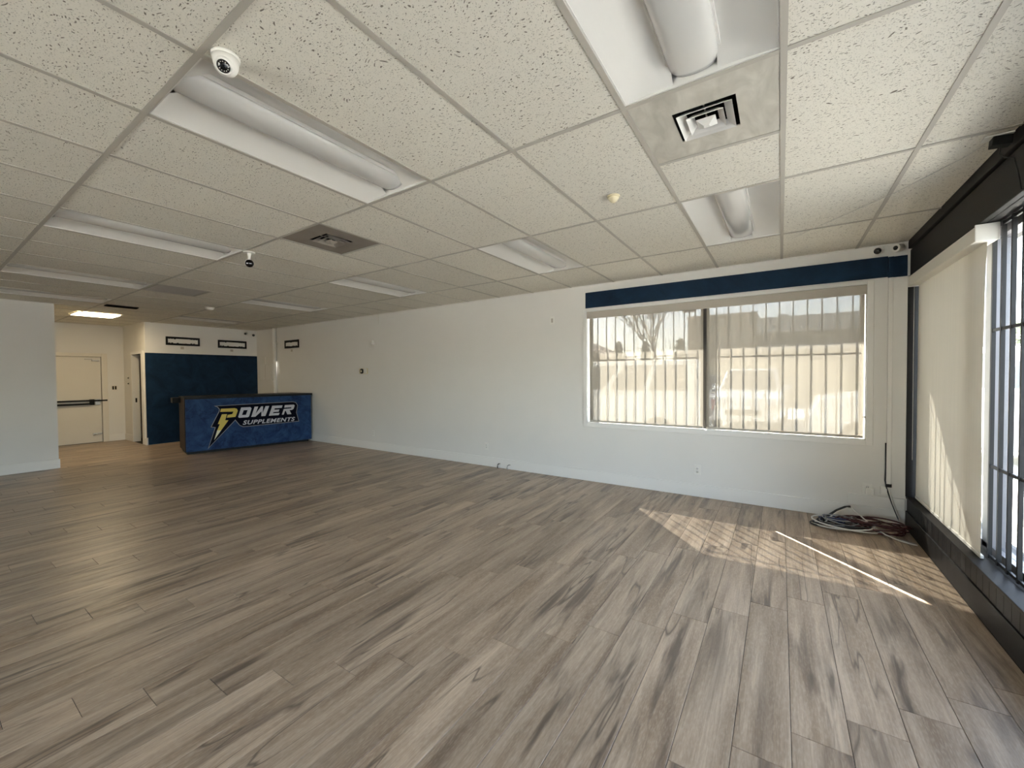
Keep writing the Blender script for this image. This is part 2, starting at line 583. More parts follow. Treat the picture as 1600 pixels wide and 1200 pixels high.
# ------------------------------------------------------------------ walls
w = MB()
OX0, OX1, OZ0, OZ1 = -2.205, 0.697, 0.797, 2.310      # window opening
w.box(-11.6, OX0, WY, WY + 0.2, 0, CE + 0.1)
w.box(OX1, FX + 0.35, WY, WY + 0.2, 0, CE + 0.1)
w.box(OX0, OX1, WY, WY + 0.2, 0, OZ0)
w.box(OX0, OX1, WY, WY + 0.2, OZ1, CE + 0.1)
struct('wall_right', w, W_WALL, 'long white wall with the wide shaded window')
struct('wall_back', MB().box(BX - 0.12, BX, SY, WY, 0, CE + 0.1), W_WALL, 'white back wall above the navy panel')
w = MB()
SDX0, SDX1, SDZ = -12.35, -11.71, 1.99                    # side door opening
w.box(DX, SDX0, SY, SY + 0.12, 0, CE + 0.1)
w.box(SDX1, BX - 0.12, SY, SY + 0.12, 0, CE + 0.1)
w.box(SDX0, SDX1, SY, SY + 0.12, SDZ, CE + 0.1)
struct('wall_hall', w, W_WALL, 'short white hall wall with the dark side doorway')
w = MB()
EDY0, EDY1, EDZ = 1.655, 2.575, 1.945                      # exit door opening
w.box(DX - 0.12, DX, 0.8, EDY0, 0, CE + 0.1)
w.box(DX - 0.12, DX, EDY1, 4.7, 0, CE + 0.1)
w.box(DX - 0.12, DX, EDY0, EDY1, EDZ, CE + 0.1)
struct('wall_hall_end', w, W_WALL, 'white wall that holds the exit door')
struct('wall_partition', MB().box(PX - 0.13, PX, LY, PY, 0, CE + 0.1), W_WALL, 'white partition wall at the left edge')
struct('wall_hall_side', MB().box(DX, PX - 0.13, 0.8, 0.92, 0, CE + 0.1), W_WALL, 'hall wall hidden behind the partition')
LX0, LX1 = -3.8, -1.6                                       # unseen glazing added in the opposite wall to let in daylight
w = MB()
w.box(PX, LX0, LY - 0.12, LY, 0, CE + 0.1)
w.box(LX1, FX + 0.35, LY - 0.12, LY, 0, CE + 0.1)
w.box(LX0, LX1, LY - 0.12, LY, 0, 0.29)
w.box(LX0, LX1, LY - 0.12, LY, 2.352, CE + 0.1)
struct('wall_left', w, W_WALL, 'long white wall opposite the window')
w3 = bpy.data.objects.new('added_window', None)  # added out of view to bring more daylight into the room
C.objects.link(w3)
w3['kind'] = 'structure'; w3['label'] = 'unseen glazing added in the long wall behind the viewer for daylight'
for k in range(3):
    x = LX0 + (LX1 - LX0) * k / 2
    MB().box(x - 0.04, x + 0.04, LY - 0.10, LY - 0.03, 0.29, 2.352).build('mullion', GREY_ALU, w3)
    if k < 2:
        MB().box(x + 0.04, x + (LX1 - LX0) / 2 - 0.04, LY - 0.07, LY - 0.064, 0.29, 2.352).build('pane', GLASS, w3)
# dark room behind the side doorway
w = MB()
w.box(DX, BX - 0.12, 4.6, 4.7, 0, CE + 0.1)
struct('wall_closet', w, W_WALL, 'end wall of the dark room behind the side doorway')

# baseboards
def bboard(name, x0, x1, y0, y1, h=BB, mat=W_TRIM, label='', z0=0.0):
    b = MB().box(x0, x1, y0, y1, z0, h)
    return struct(name, b, mat, label, bevel=0.004)


bboard('baseboard_right', BX, FX, WY - 0.014, WY, label='white baseboard along the window wall')
bboard('baseboard_partition', PX, PX + 0.014, LY, PY + 0.014, label='white baseboard of the left partition')
bboard('baseboard_hall', SDX1 + 0.16, BX + 0.012, SY - 0.014, SY, label='white baseboard stub at the navy wall corner')
bboard('baseboard_hall_side', DX, SDX0 - 0.07, SY - 0.014, SY, label='white baseboard beside the dark doorway')
bboard('baseboard_hall_end', DX, DX + 0.014, 2.665, SY - 0.014, label='white baseboard beside the exit door')
bboard('trim_1', 0.565, FX - 0.002, WY - 0.018, WY - 0.002, h=0.262, z0=BB + 0.001, label='low white board above the baseboard in the corner')

# front wall: header, kick wall, mullions; glass storefront
w = MB()
w.box(FX + 0.05, FX + 0.35, LY, WY, 2.352, CE + 0.1)
w.box(FX + 0.015, FX + 0.05, LY, WY, 2.352, 2.588)
w.box(FX + 0.035, FX + 0.05, LY, WY, 2.588, 2.60)
w.box(FX, FX + 0.05, LY, WY, 2.60, CE + 0.1)
struct('wall_front_header', w, BLACK, 'black header beam over the storefront glass', bevel=0.004)
w = MB()
w.box(FX + 0.012, FX + 0.35, LY, WY, 0, 0.270)
w.box(FX + 0.004, FX + 0.10, LY, WY, 0.270, 0.287)
struct('wall_front', w, BLACK, 'low black kick wall under the storefront glass', bevel=0.003)
bboard('baseboard_front', FX, FX + 0.012, LY, WY - 0.014, h=0.158, mat=BLACK, label='black baseboard of the front wall')
wf = bpy.data.objects['wall_front']
gv = MB()
y = 4.9
while y > LY + 0.2:            # vertical board joints of the kick wall
    gv.box(FX + 0.0095, FX + 0.0125, y - 0.086, y, 0.162, 0.268)
    y -= 0.089
boards = gv.build('panel_boards', BLACK, wf)
tag(boards, kind='stuff')
struct('trim_2', MB().box(FX + 0.001, FX + 0.15, WY - 0.006, WY + 0.001, 0.287, 2.352), BLACK, 'black jamb in the corner next to the front shade')

# ------------------------------------------------------------------ floor
REG = [(PX, FX, LY, WY), (BX, PX, PY, WY), (DX, BX, PY, SY)]
fl = MB()
fl.box(DX - 0.1, FX + 0.3, LY - 0.1, WY + 0.1, -0.08, -0.004)
floor = struct('floor', fl, VOID, 'grey oak plank floor')
cam_pos = Vector((0, 0, CAM_H))
cam_inv = cam.matrix_world.inverted()
FPX = 634.453


def project(p):
    q = cam_inv @ Vector(p)
    if q.z > -0.05:
        return None
    return 800 + FPX * q.x / -q.z, 600 - FPX * q.y / -q.z, -q.z


def plank_geo(mb, x0, x1, y0, y1, dz=0.0):
    g, c, d = 0.0009, 0.0016, 0.0016
    x0 += g; x1 -= g; y0 += g; y1 -= g
    vs = [(x0, y0, -0.004), (x1, y0, -0.004), (x1, y1, -0.004), (x0, y1, -0.004),
          (x0, y0, dz - d), (x1, y0, dz - d), (x1, y1, dz - d), (x0, y1, dz - d),
          (x0 + c, y0 + c, dz), (x1 - c, y0 + c, dz), (x1 - c, y1 - c, dz), (x0 + c, y1 - c, dz)]
    fs = [(8, 9, 10, 11)]
    for a in (0, 4):
        for k in range(4):
            fs.append((a + k, a + (k + 1) % 4, a + 4 + (k + 1) % 4, a + 4 + k))
    mb.add(vs, fs)


planks = []
for r in range(-72, 8):
    x0 = PL_X0 + r * PL_W; x1 = x0 + PL_W
    for n in range(-8, 24):
        y0 = PL_Y0 + r * PL_STEP + n * PL_L
        # keep the numbering of the shader: rows shift by PL_STEP, pieces repeat by PL_L
        y1 = y0 + PL_L
        if y1 < LY or y0 > WY:
            continue
        for (rx0, rx1, ry0, ry1) in REG:
            a0, a1, b0, b1 = max(x0, rx0), min(x1, rx1), max(y0, ry0), min(y1, ry1)
            if a1 - a0 > 0.004 and b1 - b0 > 0.004:
                best = 0.0
                for px in (a0, a1):
                    for k in range(5):
                        q = project((px, b0 + (b1 - b0) * k / 4, 0))
                        if q and 0 <= q[0] <= 1600 and q[1] <= 1200:
                            best = max(best, 1.0 / q[2])
                planks.append((best, a0, a1, b0, b1))
planks.sort(key=lambda t: -t[0])
pm_cache = {}
for best, a0, a1, b0, b1 in planks[:298]:
    key = (round(a1 - a0, 4), round(b1 - b0, 4))
    if key not in pm_cache:
        m_ = MB(); plank_geo(m_, 0, key[0], 0, key[1])
        me = m_.mesh('plank'); me.materials.append(PLANK_M)
        pm_cache[key] = me
    o = bpy.data.objects.new('plank', pm_cache[key])
    o.location = (a0, b0, 0); o.parent = floor
    C.objects.link(o)
rest = MB()
for best, a0, a1, b0, b1 in planks[298:]:
    plank_geo(rest, a0, a1, b0, b1)
ro = rest.build('far_planks', PLANK_M, floor)
tag(ro, kind='stuff')

# ------------------------------------------------------------------ ceiling
GX0, GX, GY0, GY = 0.00425, 0.6096, 0.6474, 1.2111
xi = lambda i: GX0 - GX * i
yj = lambda j: GY0 + GY * j
ceil = struct('ceiling', MB().box(DX - 0.1, FX + 0.3, LY - 0.1, WY + 0.2, CE + 0.13, CE + 0.2), W_WALL, 'suspended ceiling of fissured white tiles in a metal grid')

LIGHTS = [(0, 0), (0, 2), (3, 0), (3, 2), (7, 0), (7, 2), (11, 0), (11, 2), (14, 0), (16, 2), (0, -2), (3, -2), (7, -2), (11, -2)]
VENTS = {(0, 1): 'a', (5, 1): 'b', (11, 1): 'c'}
LITX0, LITX1, LITY0, LITY1 = -11.12, -10.50, 1.80, 2.39
tile_cache = {}


def tile(x0, x1, y0, y1):
    key = (round(x1 - x0, 3), round(y1 - y0, 3))
    if key not in tile_cache:
        g, c = 0.002, 0.003
        a, b = key
        m_ = MB()
        m_.add([(g, g, 0.016), (a - g, g, 0.016), (a - g, b - g, 0.016), (g, b - g, 0.016),
                (g, g, c), (a - g, g, c), (a - g, b - g, c), (g, b - g, c),
                (g + c, g + c, 0), (a - g - c, g + c, 0), (a - g - c, b - g - c, 0), (g + c, b - g - c, 0)],
               [(11, 10, 9, 8), (0, 1, 2, 3)] + [(s + k, s + 4 + k, s + 4 + (k + 1) % 4, s + (k + 1) % 4) for s in (0, 4) for k in range(4)])
        me = m_.mesh('ceiling_tile'); me.materials.append(TILE_M)
        tile_cache[key] = me
    o = bpy.data.objects.new('ceiling_tile', tile_cache[key])
    o.location = (x0, y0, CE + 0.004); o.parent = ceil
    C.objects.link(o)


def tile_cell(x0, x1, y0, y1):
    for (rx0, rx1, ry0, ry1) in REG:
        a0, a1, b0, b1 = max(x0, rx0), min(x1, rx1), max(y0, ry0), min(y1, ry1)
        if a1 - a0 > 0.02 and b1 - b0 > 0.02:
            tile(a0, a1, b0, b1)


for i in range(-2, 22):
    for j in range(-4, 4):
        x0, x1, y0, y1 = xi(i + 1), xi(i), yj(j), yj(j + 1)
        if (i, j) in LIGHTS:
            continue
        if (i, j) in VENTS:
            y0 = yj(j + 0.5)
        tile_cell(x0, x1, y0, y1)


def tee(x0, x1, y0, y1, name):
    m_ = MB().box(x0, x1, y0, y1, CE, CE + 0.0035)
    if x1 - x0 > y1 - y0:
        c = (y0 + y1) / 2; m_.box(x0, x1, c - 0.002, c + 0.002, CE + 0.0035, CE + 0.03)
    else:
        c = (x0 + x1) / 2; m_.box(c - 0.002, c + 0.002, y0, y1, CE + 0.0035, CE + 0.03)
    m_.build(name, TEE, ceil)


for j in range(-3, 4):
    y = yj(j)
    x0 = DX if PY < y < SY else (BX if y > SY else PX)
    tee(x0, FX, y - 0.012, y + 0.012, 'main_tee')
for i in range(-1, 22):
    x = xi(i)
    for (rx0, rx1, ry0, ry1) in REG:
        if rx0 + 0.02 < x < rx1 - 0.02:
            for j in range(-4, 4):
                b0, b1 = max(ry0, yj(j) + 0.012), min(ry1, yj(j + 1) - 0.012)
                if b1 - b0 > 0.05:
                    tee(x - 0.012, x + 0.012, b0, b1, 'cross_tee')
for (i, j) in VENTS:
    y = yj(j + 0.5)
    tee(xi(i + 1) + 0.012, xi(i) - 0.012, y - 0.012, y + 0.012, 'cross_tee')
# wall angles round the edge
ang = MB()
ang.box(BX, FX, WY - 0.020, WY, CE - 0.0005, CE + 0.004)
ang.box(PX, PX + 0.02, LY, PY, CE - 0.0005, CE + 0.004)
ang.box(BX, BX + 0.02, SY, WY, CE - 0.0005, CE + 0.004)
ang.box(DX, DX + 0.02, 0.92, SY, CE - 0.0005, CE + 0.004)
ang.box(DX, BX, SY - 0.02, SY, CE - 0.0005, CE + 0.004)
ang.build('wall_angle', W_TRIM, ceil)

# ------------------------------------------------------------------ troffers
def make_troffer(label, loc):
    hx, hy = GX / 2 - 0.013, GY / 2 - 0.013
    t = thing('ceiling_light', label, 'ceiling light', loc, 0, 'unlit lay-in ceiling lights')
    fr = MB()
    for s in (-1, 1):
        fr.box(s * hx - 0.006, s * hx + 0.006, -hy - 0.006, hy + 0.006, 0.004, 0.105)
        fr.box(-hx, hx, s * hy - 0.006, s * hy + 0.006, 0.004, 0.105)
    fr.box(-hx, hx, -hy, hy, 0.102, 0.108)
    fr.build('housing', W_METAL, t)
    # curved side pans rising from the rim to the middle
    L = hy - 0.004
    bw = 0.095                      # half width of the lens basket
    for s in (-1, 1):
        p = MB()
        prof = []
        for k in range(13):
            u = k / 12
            x = hx - 0.005 - (hx - 0.005 - bw + 0.01) * u
            z = 0.006 + 0.075 * (1 - (1 - u) ** 1.7)
            prof.append((s * x, z))
        n = len(prof)
        e = 0.10
        vs = []
        for yy_, k2 in ((-L, 0), (-L + e, 1), (L - e, 1), (L, 0)):
            for (x, z) in prof:
                vs.append((x, yy_, z if k2 else 0.006 + (z - 0.006) * 0.12))
        fs = []
        for a in range(3):
            for k in range(n - 1):
                q = (a * n + k, a * n + k + 1, (a + 1) * n + k + 1, (a + 1) * n + k)
                fs.append(q if s < 0 else q[::-1])
        p.add(vs, fs, True)
        p.build('reflector', W_METAL, t)
    # rounded lens basket hanging in the middle
    b = MB()
    ring = []
    for k in range(17):
        a = PI * k / 16
        ring.append((-bw * math.cos(a), 0.066 - 0.046 * math.sin(a) ** 0.8))
    n = len(ring)
    vs = []
    for yy_, f_ in ((-L + 0.004, 0.9), (-L + 0.03, 1), (L - 0.03, 1), (L - 0.004, 0.9)):
        for (x, z) in ring:
            vs.append((x * f_, yy_, 0.066 + (z - 0.066) * f_))
    fs = [(a * n + k + 1, a * n + k, (a + 1) * n + k, (a + 1) * n + k + 1) for a in range(3) for k in range(n - 1)]
    fs += [tuple(range(n)), tuple(range(4 * n - 1, 3 * n - 1, -1))]
    b.add(vs, fs, True)
    b.build('lens_basket', LENS_W, t)
    # slim rails that carry the basket
    for s in (-1, 1):
        MB().box(s * (bw + 0.003) - 0.004, s * (bw + 0.003) + 0.004, -L + 0.002, L - 0.002, 0.058, 0.078).build('rail', W_METAL, t)
    return t


LENS_W = simple('glossy_white_lens', (0.60, 0.595, 0.575), 0.16, var=0.02, coat=0.3)
LLAB = {
    (0, 0): 'unlit white ceiling light cut by the top edge, against the pale air vent',
    (0, 2): 'unlit white ceiling light with a ribbed shiny lens, nearest the big window',
    (3, 0): 'large unlit white ceiling light beside the dome camera',
    (3, 2): 'unlit white ceiling light between the cream sensor and the long white wall',
    (7, 0): 'unlit white ceiling light whose end touches the small black-headed camera',
    (7, 2): 'unlit white ceiling light over the long wall, beyond the brown vent panel',
    (11, 0): 'unlit white ceiling light ending at the brown perforated return panel',
    (11, 2): 'unlit white ceiling light over the long wall near the round smoke detector',
    (14, 0): 'unlit white ceiling light just in front of the left partition top',
    (16, 2): 'unlit white ceiling light above the counter, nearest the navy wall',
    (0, -2): 'unlit ceiling light behind the viewer near the storefront',
    (3, -2): 'unlit ceiling light in the third row from the storefront, unseen side',
    (7, -2): 'unlit ceiling light over the middle of the unseen side',
    (11, -2): 'unlit ceiling light over the unseen side near the partition',
}
first = None
for (i, j) in LIGHTS:
    if j < 0:
        continue
    loc = ((xi(i) + xi(i + 1)) / 2, (yj(j) + yj(j + 1)) / 2, CE)
    if first is None:
        first = make_troffer(LLAB[(i, j)], loc)
    else:
        dup(first, loc, 0, LLAB[(i, j)])
for (i, j) in LIGHTS:
    if j < 0:
        tile_cell(xi(i + 1), xi(i), yj(j), yj(j + 1))

# lit lamp in the back hall
t = thing('hall_ceiling_light', 'glowing warm white ceiling light in front of the exit door', 'ceiling light', ((LITX0 + LITX1) / 2, (LITY0 + LITY1) / 2, CE))
hx, hy = (LITX1 - LITX0) / 2, (LITY1 - LITY0) / 2
fr = MB()
for s in (-1, 1):
    fr.box(s * hx - 0.012, s * hx + 0.012, -hy - 0.012, hy + 0.012, -0.012, -0.001)
    fr.box(-hx, hx, s * hy - 0.012, s * hy + 0.012, -0.012, -0.001)
fr.build('frame', W_METAL, t)
MB().box(-hx + 0.012, hx - 0.012, -hy + 0.012, hy - 0.012, -0.014, -0.002).build('glowing_lens', LIT, t, bevel=0.003)

# ------------------------------------------------------------------ air vents
def ring_slope(mb, ox, oy, z0, ix, iy, z1, th=0.003):
    """rectangular louver ring: outer edge at z0 sloping to the inner edge at z1"""
    o = [(-ox, -oy), (ox, -oy), (ox, oy), (-ox, oy)]
    i_ = [(-ix, -iy), (ix, -iy), (ix, iy), (-ix, iy)]
    vs = [(x, y_, z0) for x, y_ in o] + [(x, y_, z1) for x, y_ in i_] + [(x, y_, z0 + th) for x, y_ in o] + [(x, y_, z1 + th) for x, y_ in i_]
    fs = []
    for k in range(4):
        k2 = (k + 1) % 4
        fs += [(k2, k, 4 + k, 4 + k2), (8 + k, 8 + k2, 12 + k2, 12 + k), (k, k2, 8 + k2, 8 + k), (4 + k2, 4 + k, 12 + k, 12 + k2)]
    mb.add(vs, fs)
    return mb


def make_diffuser(label, loc, panel_mat, ring_mat):
    hx, hy = GX / 2 - 0.013, GY / 4 - 0.013
    t = thing('air_vent', label, 'air vent', loc, 0, 'square ceiling air vents')
    p = MB()
    ax, ay = 0.132, 0.132
    zt, zb = 0.010, 0.003
    vs = []
    for z in (zb, zt):
        for (a, b) in ((hx, hy), (ax, ay)):
            vs += [(-a, -b, z), (a, -b, z), (a, b, z), (-a, b, z)]
    fs = []
    for k in range(4):
        k2 = (k + 1) % 4
        fs += [(k2, k, 4 + k, 4 + k2), (8 + k, 8 + k2, 12 + k2, 12 + k), (k, k2, 8 + k2, 8 + k), (4 + k, 12 + k, 12 + k2, 4 + k2)]
    p.add(vs, fs)
    p.build('panel', panel_mat, t)
    n = MB()
    for s in (-1, 1):
        n.box(s * 0.134 - 0.002, s * 0.134 + 0.002, -0.136, 0.136, 0.008, 0.11)
        n.box(-0.136, 0.136, s * 0.134 - 0.002, s * 0.134 + 0.002, 0.008, 0.11)
    n.box(-0.136, 0.136, -0.136, 0.136, 0.11, 0.113)
    n.build('neck', VOID, t)
    ring_slope(MB(), 0.116, 0.116, -0.008, 0.080, 0.080, 0.020).build('louver', ring_mat, t)
    ring_slope(MB(), 0.078, 0.078, -0.010, 0.050, 0.050, 0.016).build('louver', ring_mat, t)
    c = MB()
    c.add([(-0.042, -0.042, -0.006), (0.042, -0.042, -0.006), (0.042, 0.042, -0.006), (-0.042, 0.042, -0.006),
           (-0.012, -0.012, -0.026), (0.012, -0.012, -0.026), (0.012, 0.012, -0.026), (-0.012, 0.012, -0.026)],
          [(0, 1, 2, 3), (7, 6, 5, 4), (1, 0, 4, 5), (2, 1, 5, 6), (3, 2, 6, 7), (0, 3, 7, 4)])
    c.build('center_cone', ring_mat, t)
    s_ = MB().box(-0.003, 0.003, -0.134, 0.134, 0.018, 0.024)
    s_.box(-0.0035, 0.0035, -0.0035, 0.0035, -0.006, 0.022)
    s_.build('strut', STEEL, t)
    return t


def vent_loc(i, j):
    return ((xi(i) + xi(i + 1)) / 2, yj(j) + GY / 4, CE)


make_diffuser('pale dusty square air vent panel with nested louvers, beside the nearest ceiling light', vent_loc(0, 1), PANEL_D, W_METAL)
make_diffuser('brown-grey square air vent panel with dark louver slots in mid ceiling', vent_loc(5, 1), PANEL_D2, RETURN_M)
t = thing('return_air_vent', 'flat brown perforated return air panel in the ceiling toward the counter', 'air vent', vent_loc(11, 1))
hx, hy = GX / 2 - 0.013, GY / 4 - 0.013
MB().box(-hx, hx, -hy, hy, 0.004, 0.012).build('panel', RETURN_M, t)
sl = MB()
for k in range(22):
    x = -hx + 0.03 + k * (2 * hx - 0.06) / 21
    sl.box(x - 0.004, x + 0.004, -hy + 0.02, hy - 0.02, 0.000, 0.0045)
o = sl.build('perforated_ribs', RETURN_M, t); tag(o, kind='stuff')
t = thing('slot_vent', 'dark open slot vent in the ceiling beside the glowing hall light', 'air vent', (-9.27, 2.11, CE))
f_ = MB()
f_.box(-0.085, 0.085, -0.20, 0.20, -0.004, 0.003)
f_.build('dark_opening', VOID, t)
for k in range(3):
    M = Matrix.Translation((-0.055 + 0.055 * k, 0, -0.008)) @ Matrix.Rotation(0.7, 4, 'Y')
    MB().box(-0.014, 0.014, -0.2, 0.2, -0.001, 0.001, M).build('blade', BLACK_PL, t)

# ------------------------------------------------------------------ small things on the ceiling
def face_matrix(pos, direction):
    """matrix whose +Z points along direction"""
    return Matrix.Translation(pos) @ Vector(direction).to_track_quat('Z', 'Y').to_matrix().to_4x4()


t = thing('dome_camera', 'white dome security camera on the ceiling beside the large unlit light', 'camera', (-1.755, 0.71, CE))
MB().lathe([(0.044, -0.008), (0.047, -0.004), (0.047, 0.0035)], 32).build('base_ring', W_PLASTIC, t)
dm = MB()
dm.lathe([(0.0, -0.068), (0.014, -0.067), (0.027, -0.060), (0.036, -0.047), (0.041, -0.030), (0.044, -0.008)], 32)
dm.build('dome', W_PLASTIC, t)
look = Vector((0.62, -0.42, -0.70)).normalized()
M = face_matrix(Vector((0.008, -0.006, -0.036)), look) @ Matrix.Scale(0.80, 4)
eye = MB().lathe([(0.034, 0.0), (0.037, 0.020), (0.035, 0.036), (0.031, 0.041), (0.027, 0.039)], 32, M)
eye_o = eye.build('eyeball', W_PLASTIC, t)
M2 = M @ Matrix.Translation((0, 0, 0.0395))
MB().lathe([(0.027, -0.002), (0.027, 0.001), (0.0, 0.001)], 32, M2).build('lens_face', LENS, eye_o)
MB().lathe([(0.009, 0.001), (0.0085, 0.004), (0.006, 0.003), (0.0, 0.002)], 20, M2).build('lens', BLACK_PL, eye_o)
led = MB()
for k in range(12):
    a = 2 * PI * k / 12
    led.lathe([(0.0024, 0.0008), (0.0022, 0.0022), (0.0, 0.0026)], 8, M2 @ Matrix.Translation((0.0185 * math.cos(a), 0.0185 * math.sin(a), 0)))
o = led.build('infrared_diodes', STEEL, eye_o); tag(o, kind='stuff')

t = thing('bullet_camera', 'small security camera with black face hanging from a white ceiling mount', 'camera', (-4.29, 1.90, CE))
MB().lathe([(0.045, -0.012), (0.05, -0.004), (0.05, 0.0)], 24).build('mount_base', W_PLASTIC, t)
MB().lathe([(0.012, -0.075), (0.012, -0.05), (0.018, -0.012)], 12).build('stem', W_PLASTIC, t)
lk = Vector((0.90, -0.36, -0.24)).normalized()
M = face_matrix(Vector((-0.05, 0.02, -0.095)), lk)
body = MB().lathe([(0.026, -0.02), (0.036, -0.012), (0.037, 0.085), (0.036, 0.09)], 24, M).build('body', W_PLASTIC, t)
MB().lathe([(0.036, 0.0), (0.0355, 0.006), (0.0, 0.0065)], 24, M @ Matrix.Translation((0, 0, 0.088))).build('lens_face', LENS, body)

t = thing('ceiling_sensor', 'small cream dome sensor on a ceiling tile', 'sensor', (-0.955, 2.715, CE))
MB().lathe([(0.040, -0.006), (0.043, 0.0), (0.043, 0.004)], 24).build('base_plate', CREAM, t)
MB().lathe([(0.0, -0.040), (0.012, -0.039), (0.024, -0.030), (0.034, -0.014), (0.037, -0.006)], 24).build('dome', CREAM, t)

t = thing('smoke_detector', 'round white smoke detector on the ceiling in front of the navy wall', 'smoke detector', (-8.23, 3.0, CE))
MB().lathe([(0.062, -0.014), (0.07, -0.006), (0.07, 0.0)], 28).build('base_plate', W_PLASTIC, t)
MB().lathe([(0.0, -0.046), (0.03, -0.045), (0.045, -0.038), (0.052, -0.028), (0.058, -0.014)], 28).build('cover', W_PLASTIC, t)

# black power box hanging by the header, with its cord
t = thing('power_adapter', 'black power adapter box with a cord at the ceiling edge above the storefront', 'adapter', (0.925, 3.15, CE))
MB().box(-0.052, 0.052, -0.032, 0.032, -0.006, 0.0).build('mount_plate', W_PLASTIC, t)
M = Matrix.Rotation(0.1, 4, 'Y')
MB().box(-0.020, 0.052, -0.028, 0.028, -0.052, -0.006, M).build('box', BLACK_PL, t, bevel=0.004)
MB().tube([(0.015, 0.008, -0.05), (0.012, 0.006, -0.09), (0.03, 0.0, -0.115), (0.056, -0.012, -0.13), (0.066, -0.02, -0.20), (0.07, -0.05, -0.305),
           (0.105, -0.08, -0.325), (0.16, -0.10, -0.32)], 0.0035, 8).build('cord', CAB_BLACK, t)

o = MB().tube([(0.10, 4.42, CE - 0.003), (0.263, 4.195, CE - 0.004), (0.64, 3.72, CE - 0.003), (0.86, 3.33, CE - 0.004), (0.90, 3.20, CE - 0.004)], 0.0018, 6).build('ceiling_wire', CAB_WHITE)
tag(o, 'thin white wire running across the ceiling tiles to the black adapter', 'wire')

# ------------------------------------------------------------------ window in the long wall
win = thing('window_1', 'wide two-pane window in the long white wall', None, (0, WY, 0), 0, None, 'structure')
if 'category' in win: del win['category']
win.location = (0, 0, 0)
cs = MB()
ox0, ox1, oz0, oz1 = -2.257, 0.749, 0.745, 2.345
cs.box(ox0, OX0, WY - 0.016, WY, oz0, oz1)
cs.box(OX1, ox1, WY - 0.016, WY, oz0, oz1)
cs.box(OX0, OX1, WY - 0.016, WY, OZ1, oz1)
cs.box(OX0, OX1, WY - 0.018, WY, oz0, OZ0)
cs.build('casing', W_TRIM, win, bevel=0.003)
jb = MB()
jb.box(OX0 - 0.001, OX0 + 0.008, WY, WY + 0.2, OZ0, OZ1)
jb.box(OX1 - 0.008, OX1 + 0.001, WY, WY + 0.2, OZ0, OZ1)
jb.box(OX0, OX1, WY, WY + 0.2, OZ1 - 0.008, OZ1 + 0.001)
jb.box(OX0, OX1, WY, WY + 0.2, OZ0 - 0.001, OZ0 + 0.010)
jb.build('jamb', W_TRIM, win)
fr = MB()
GYW = WY + 0.095
fr.box(OX0 + 0.008, OX0 + 0.04, GYW - 0.02, GYW + 0.02, OZ0 + 0.01, OZ1 - 0.008)
fr.box(OX1 - 0.04, OX1 - 0.008, GYW - 0.02, GYW + 0.02, OZ0 + 0.01, OZ1 - 0.008)
fr.box(OX0 + 0.04, OX1 - 0.04, GYW - 0.02, GYW + 0.02, OZ0 + 0.01, OZ0 + 0.032)
fr.box(OX0 + 0.04, OX1 - 0.04, GYW - 0.02, GYW + 0.02, OZ1 - 0.05, OZ1 - 0.008)
fr.build('window_frame', DARK_ALU, win, bevel=0.002)
MX = -0.745
MB().box(MX - 0.045, MX + 0.04, GYW - 0.028, GYW + 0.02, OZ0 + 0.01, OZ1 - 0.008).build('mullion', DARK_ALU, win)
for a, b in ((OX0 + 0.04, MX - 0.045), (MX + 0.04, OX1 - 0.04)):
    MB().box(a, b, GYW - 0.003, GYW + 0.003, OZ0 + 0.032, OZ1 - 0.05).build('pane', GLASS, win)


def grille(name, label, xs, x0, x1, z0, z1, zr, yb):
    g = thing(name, label, 'security bars', ((x0 + x1) / 2, yb, z0), 0, 'black window security bars')
    cx = (x0 + x1) / 2
    for x in xs:
        MB().box(x - cx - 0.0055, x - cx + 0.0055, -0.0055, 0.0055, 0, z1 - z0).build('bar', DARK_ALU, g)
    for z in (0.006, zr - z0, z1 - z0 - 0.006):
        MB().box(x0 - cx, x1 - cx, -0.004, 0.004, z - 0.006, z + 0.006).build('rail', DARK_ALU, g)
    return g


YB = WY + 0.048
grille('security_grille', 'black bar grille behind the left half of the window shades', [-2.070 + 0.122 * k for k in range(11)], -2.085, -0.84, OZ0 + 0.012, 2.30, 1.682, YB)
grille('security_grille', 'black bar grille behind the right half of the window shades', [-0.622 + 0.122 * k for k in range(11)], -0.645, 0.625, OZ0 + 0.012, 2.30, 1.682, YB)


def roller_shade(label, x0, x1, z0, z1, yp):
    s = thing('roller_shade', label, 'roller shade', ((x0 + x1) / 2, yp, z0))
    h = (x1 - x0) / 2
    f = MB()
    nx, nz = 24, 10
    vs = []
    for j in range(nz + 1):
        for i in range(nx + 1):
            x = -h + 2 * h * i / nx
            z = 0.012 + (z1 - z0 - 0.012) * j / nz
            vs.append((x, 0.0, z))
    fs = [(j * (nx + 1) + i, j * (nx + 1) + i + 1, (j + 1) * (nx + 1) + i + 1, (j + 1) * (nx + 1) + i) for j in range(nz) for i in range(nx)]
    f.add(vs, fs, True)
    f.build('fabric', SHADE_SIDE, s)
    MB().box(-h, h, -0.005, 0.005, 0.0, 0.026).build('hem_bar', VALANCE, s, bevel=0.003)
    return s


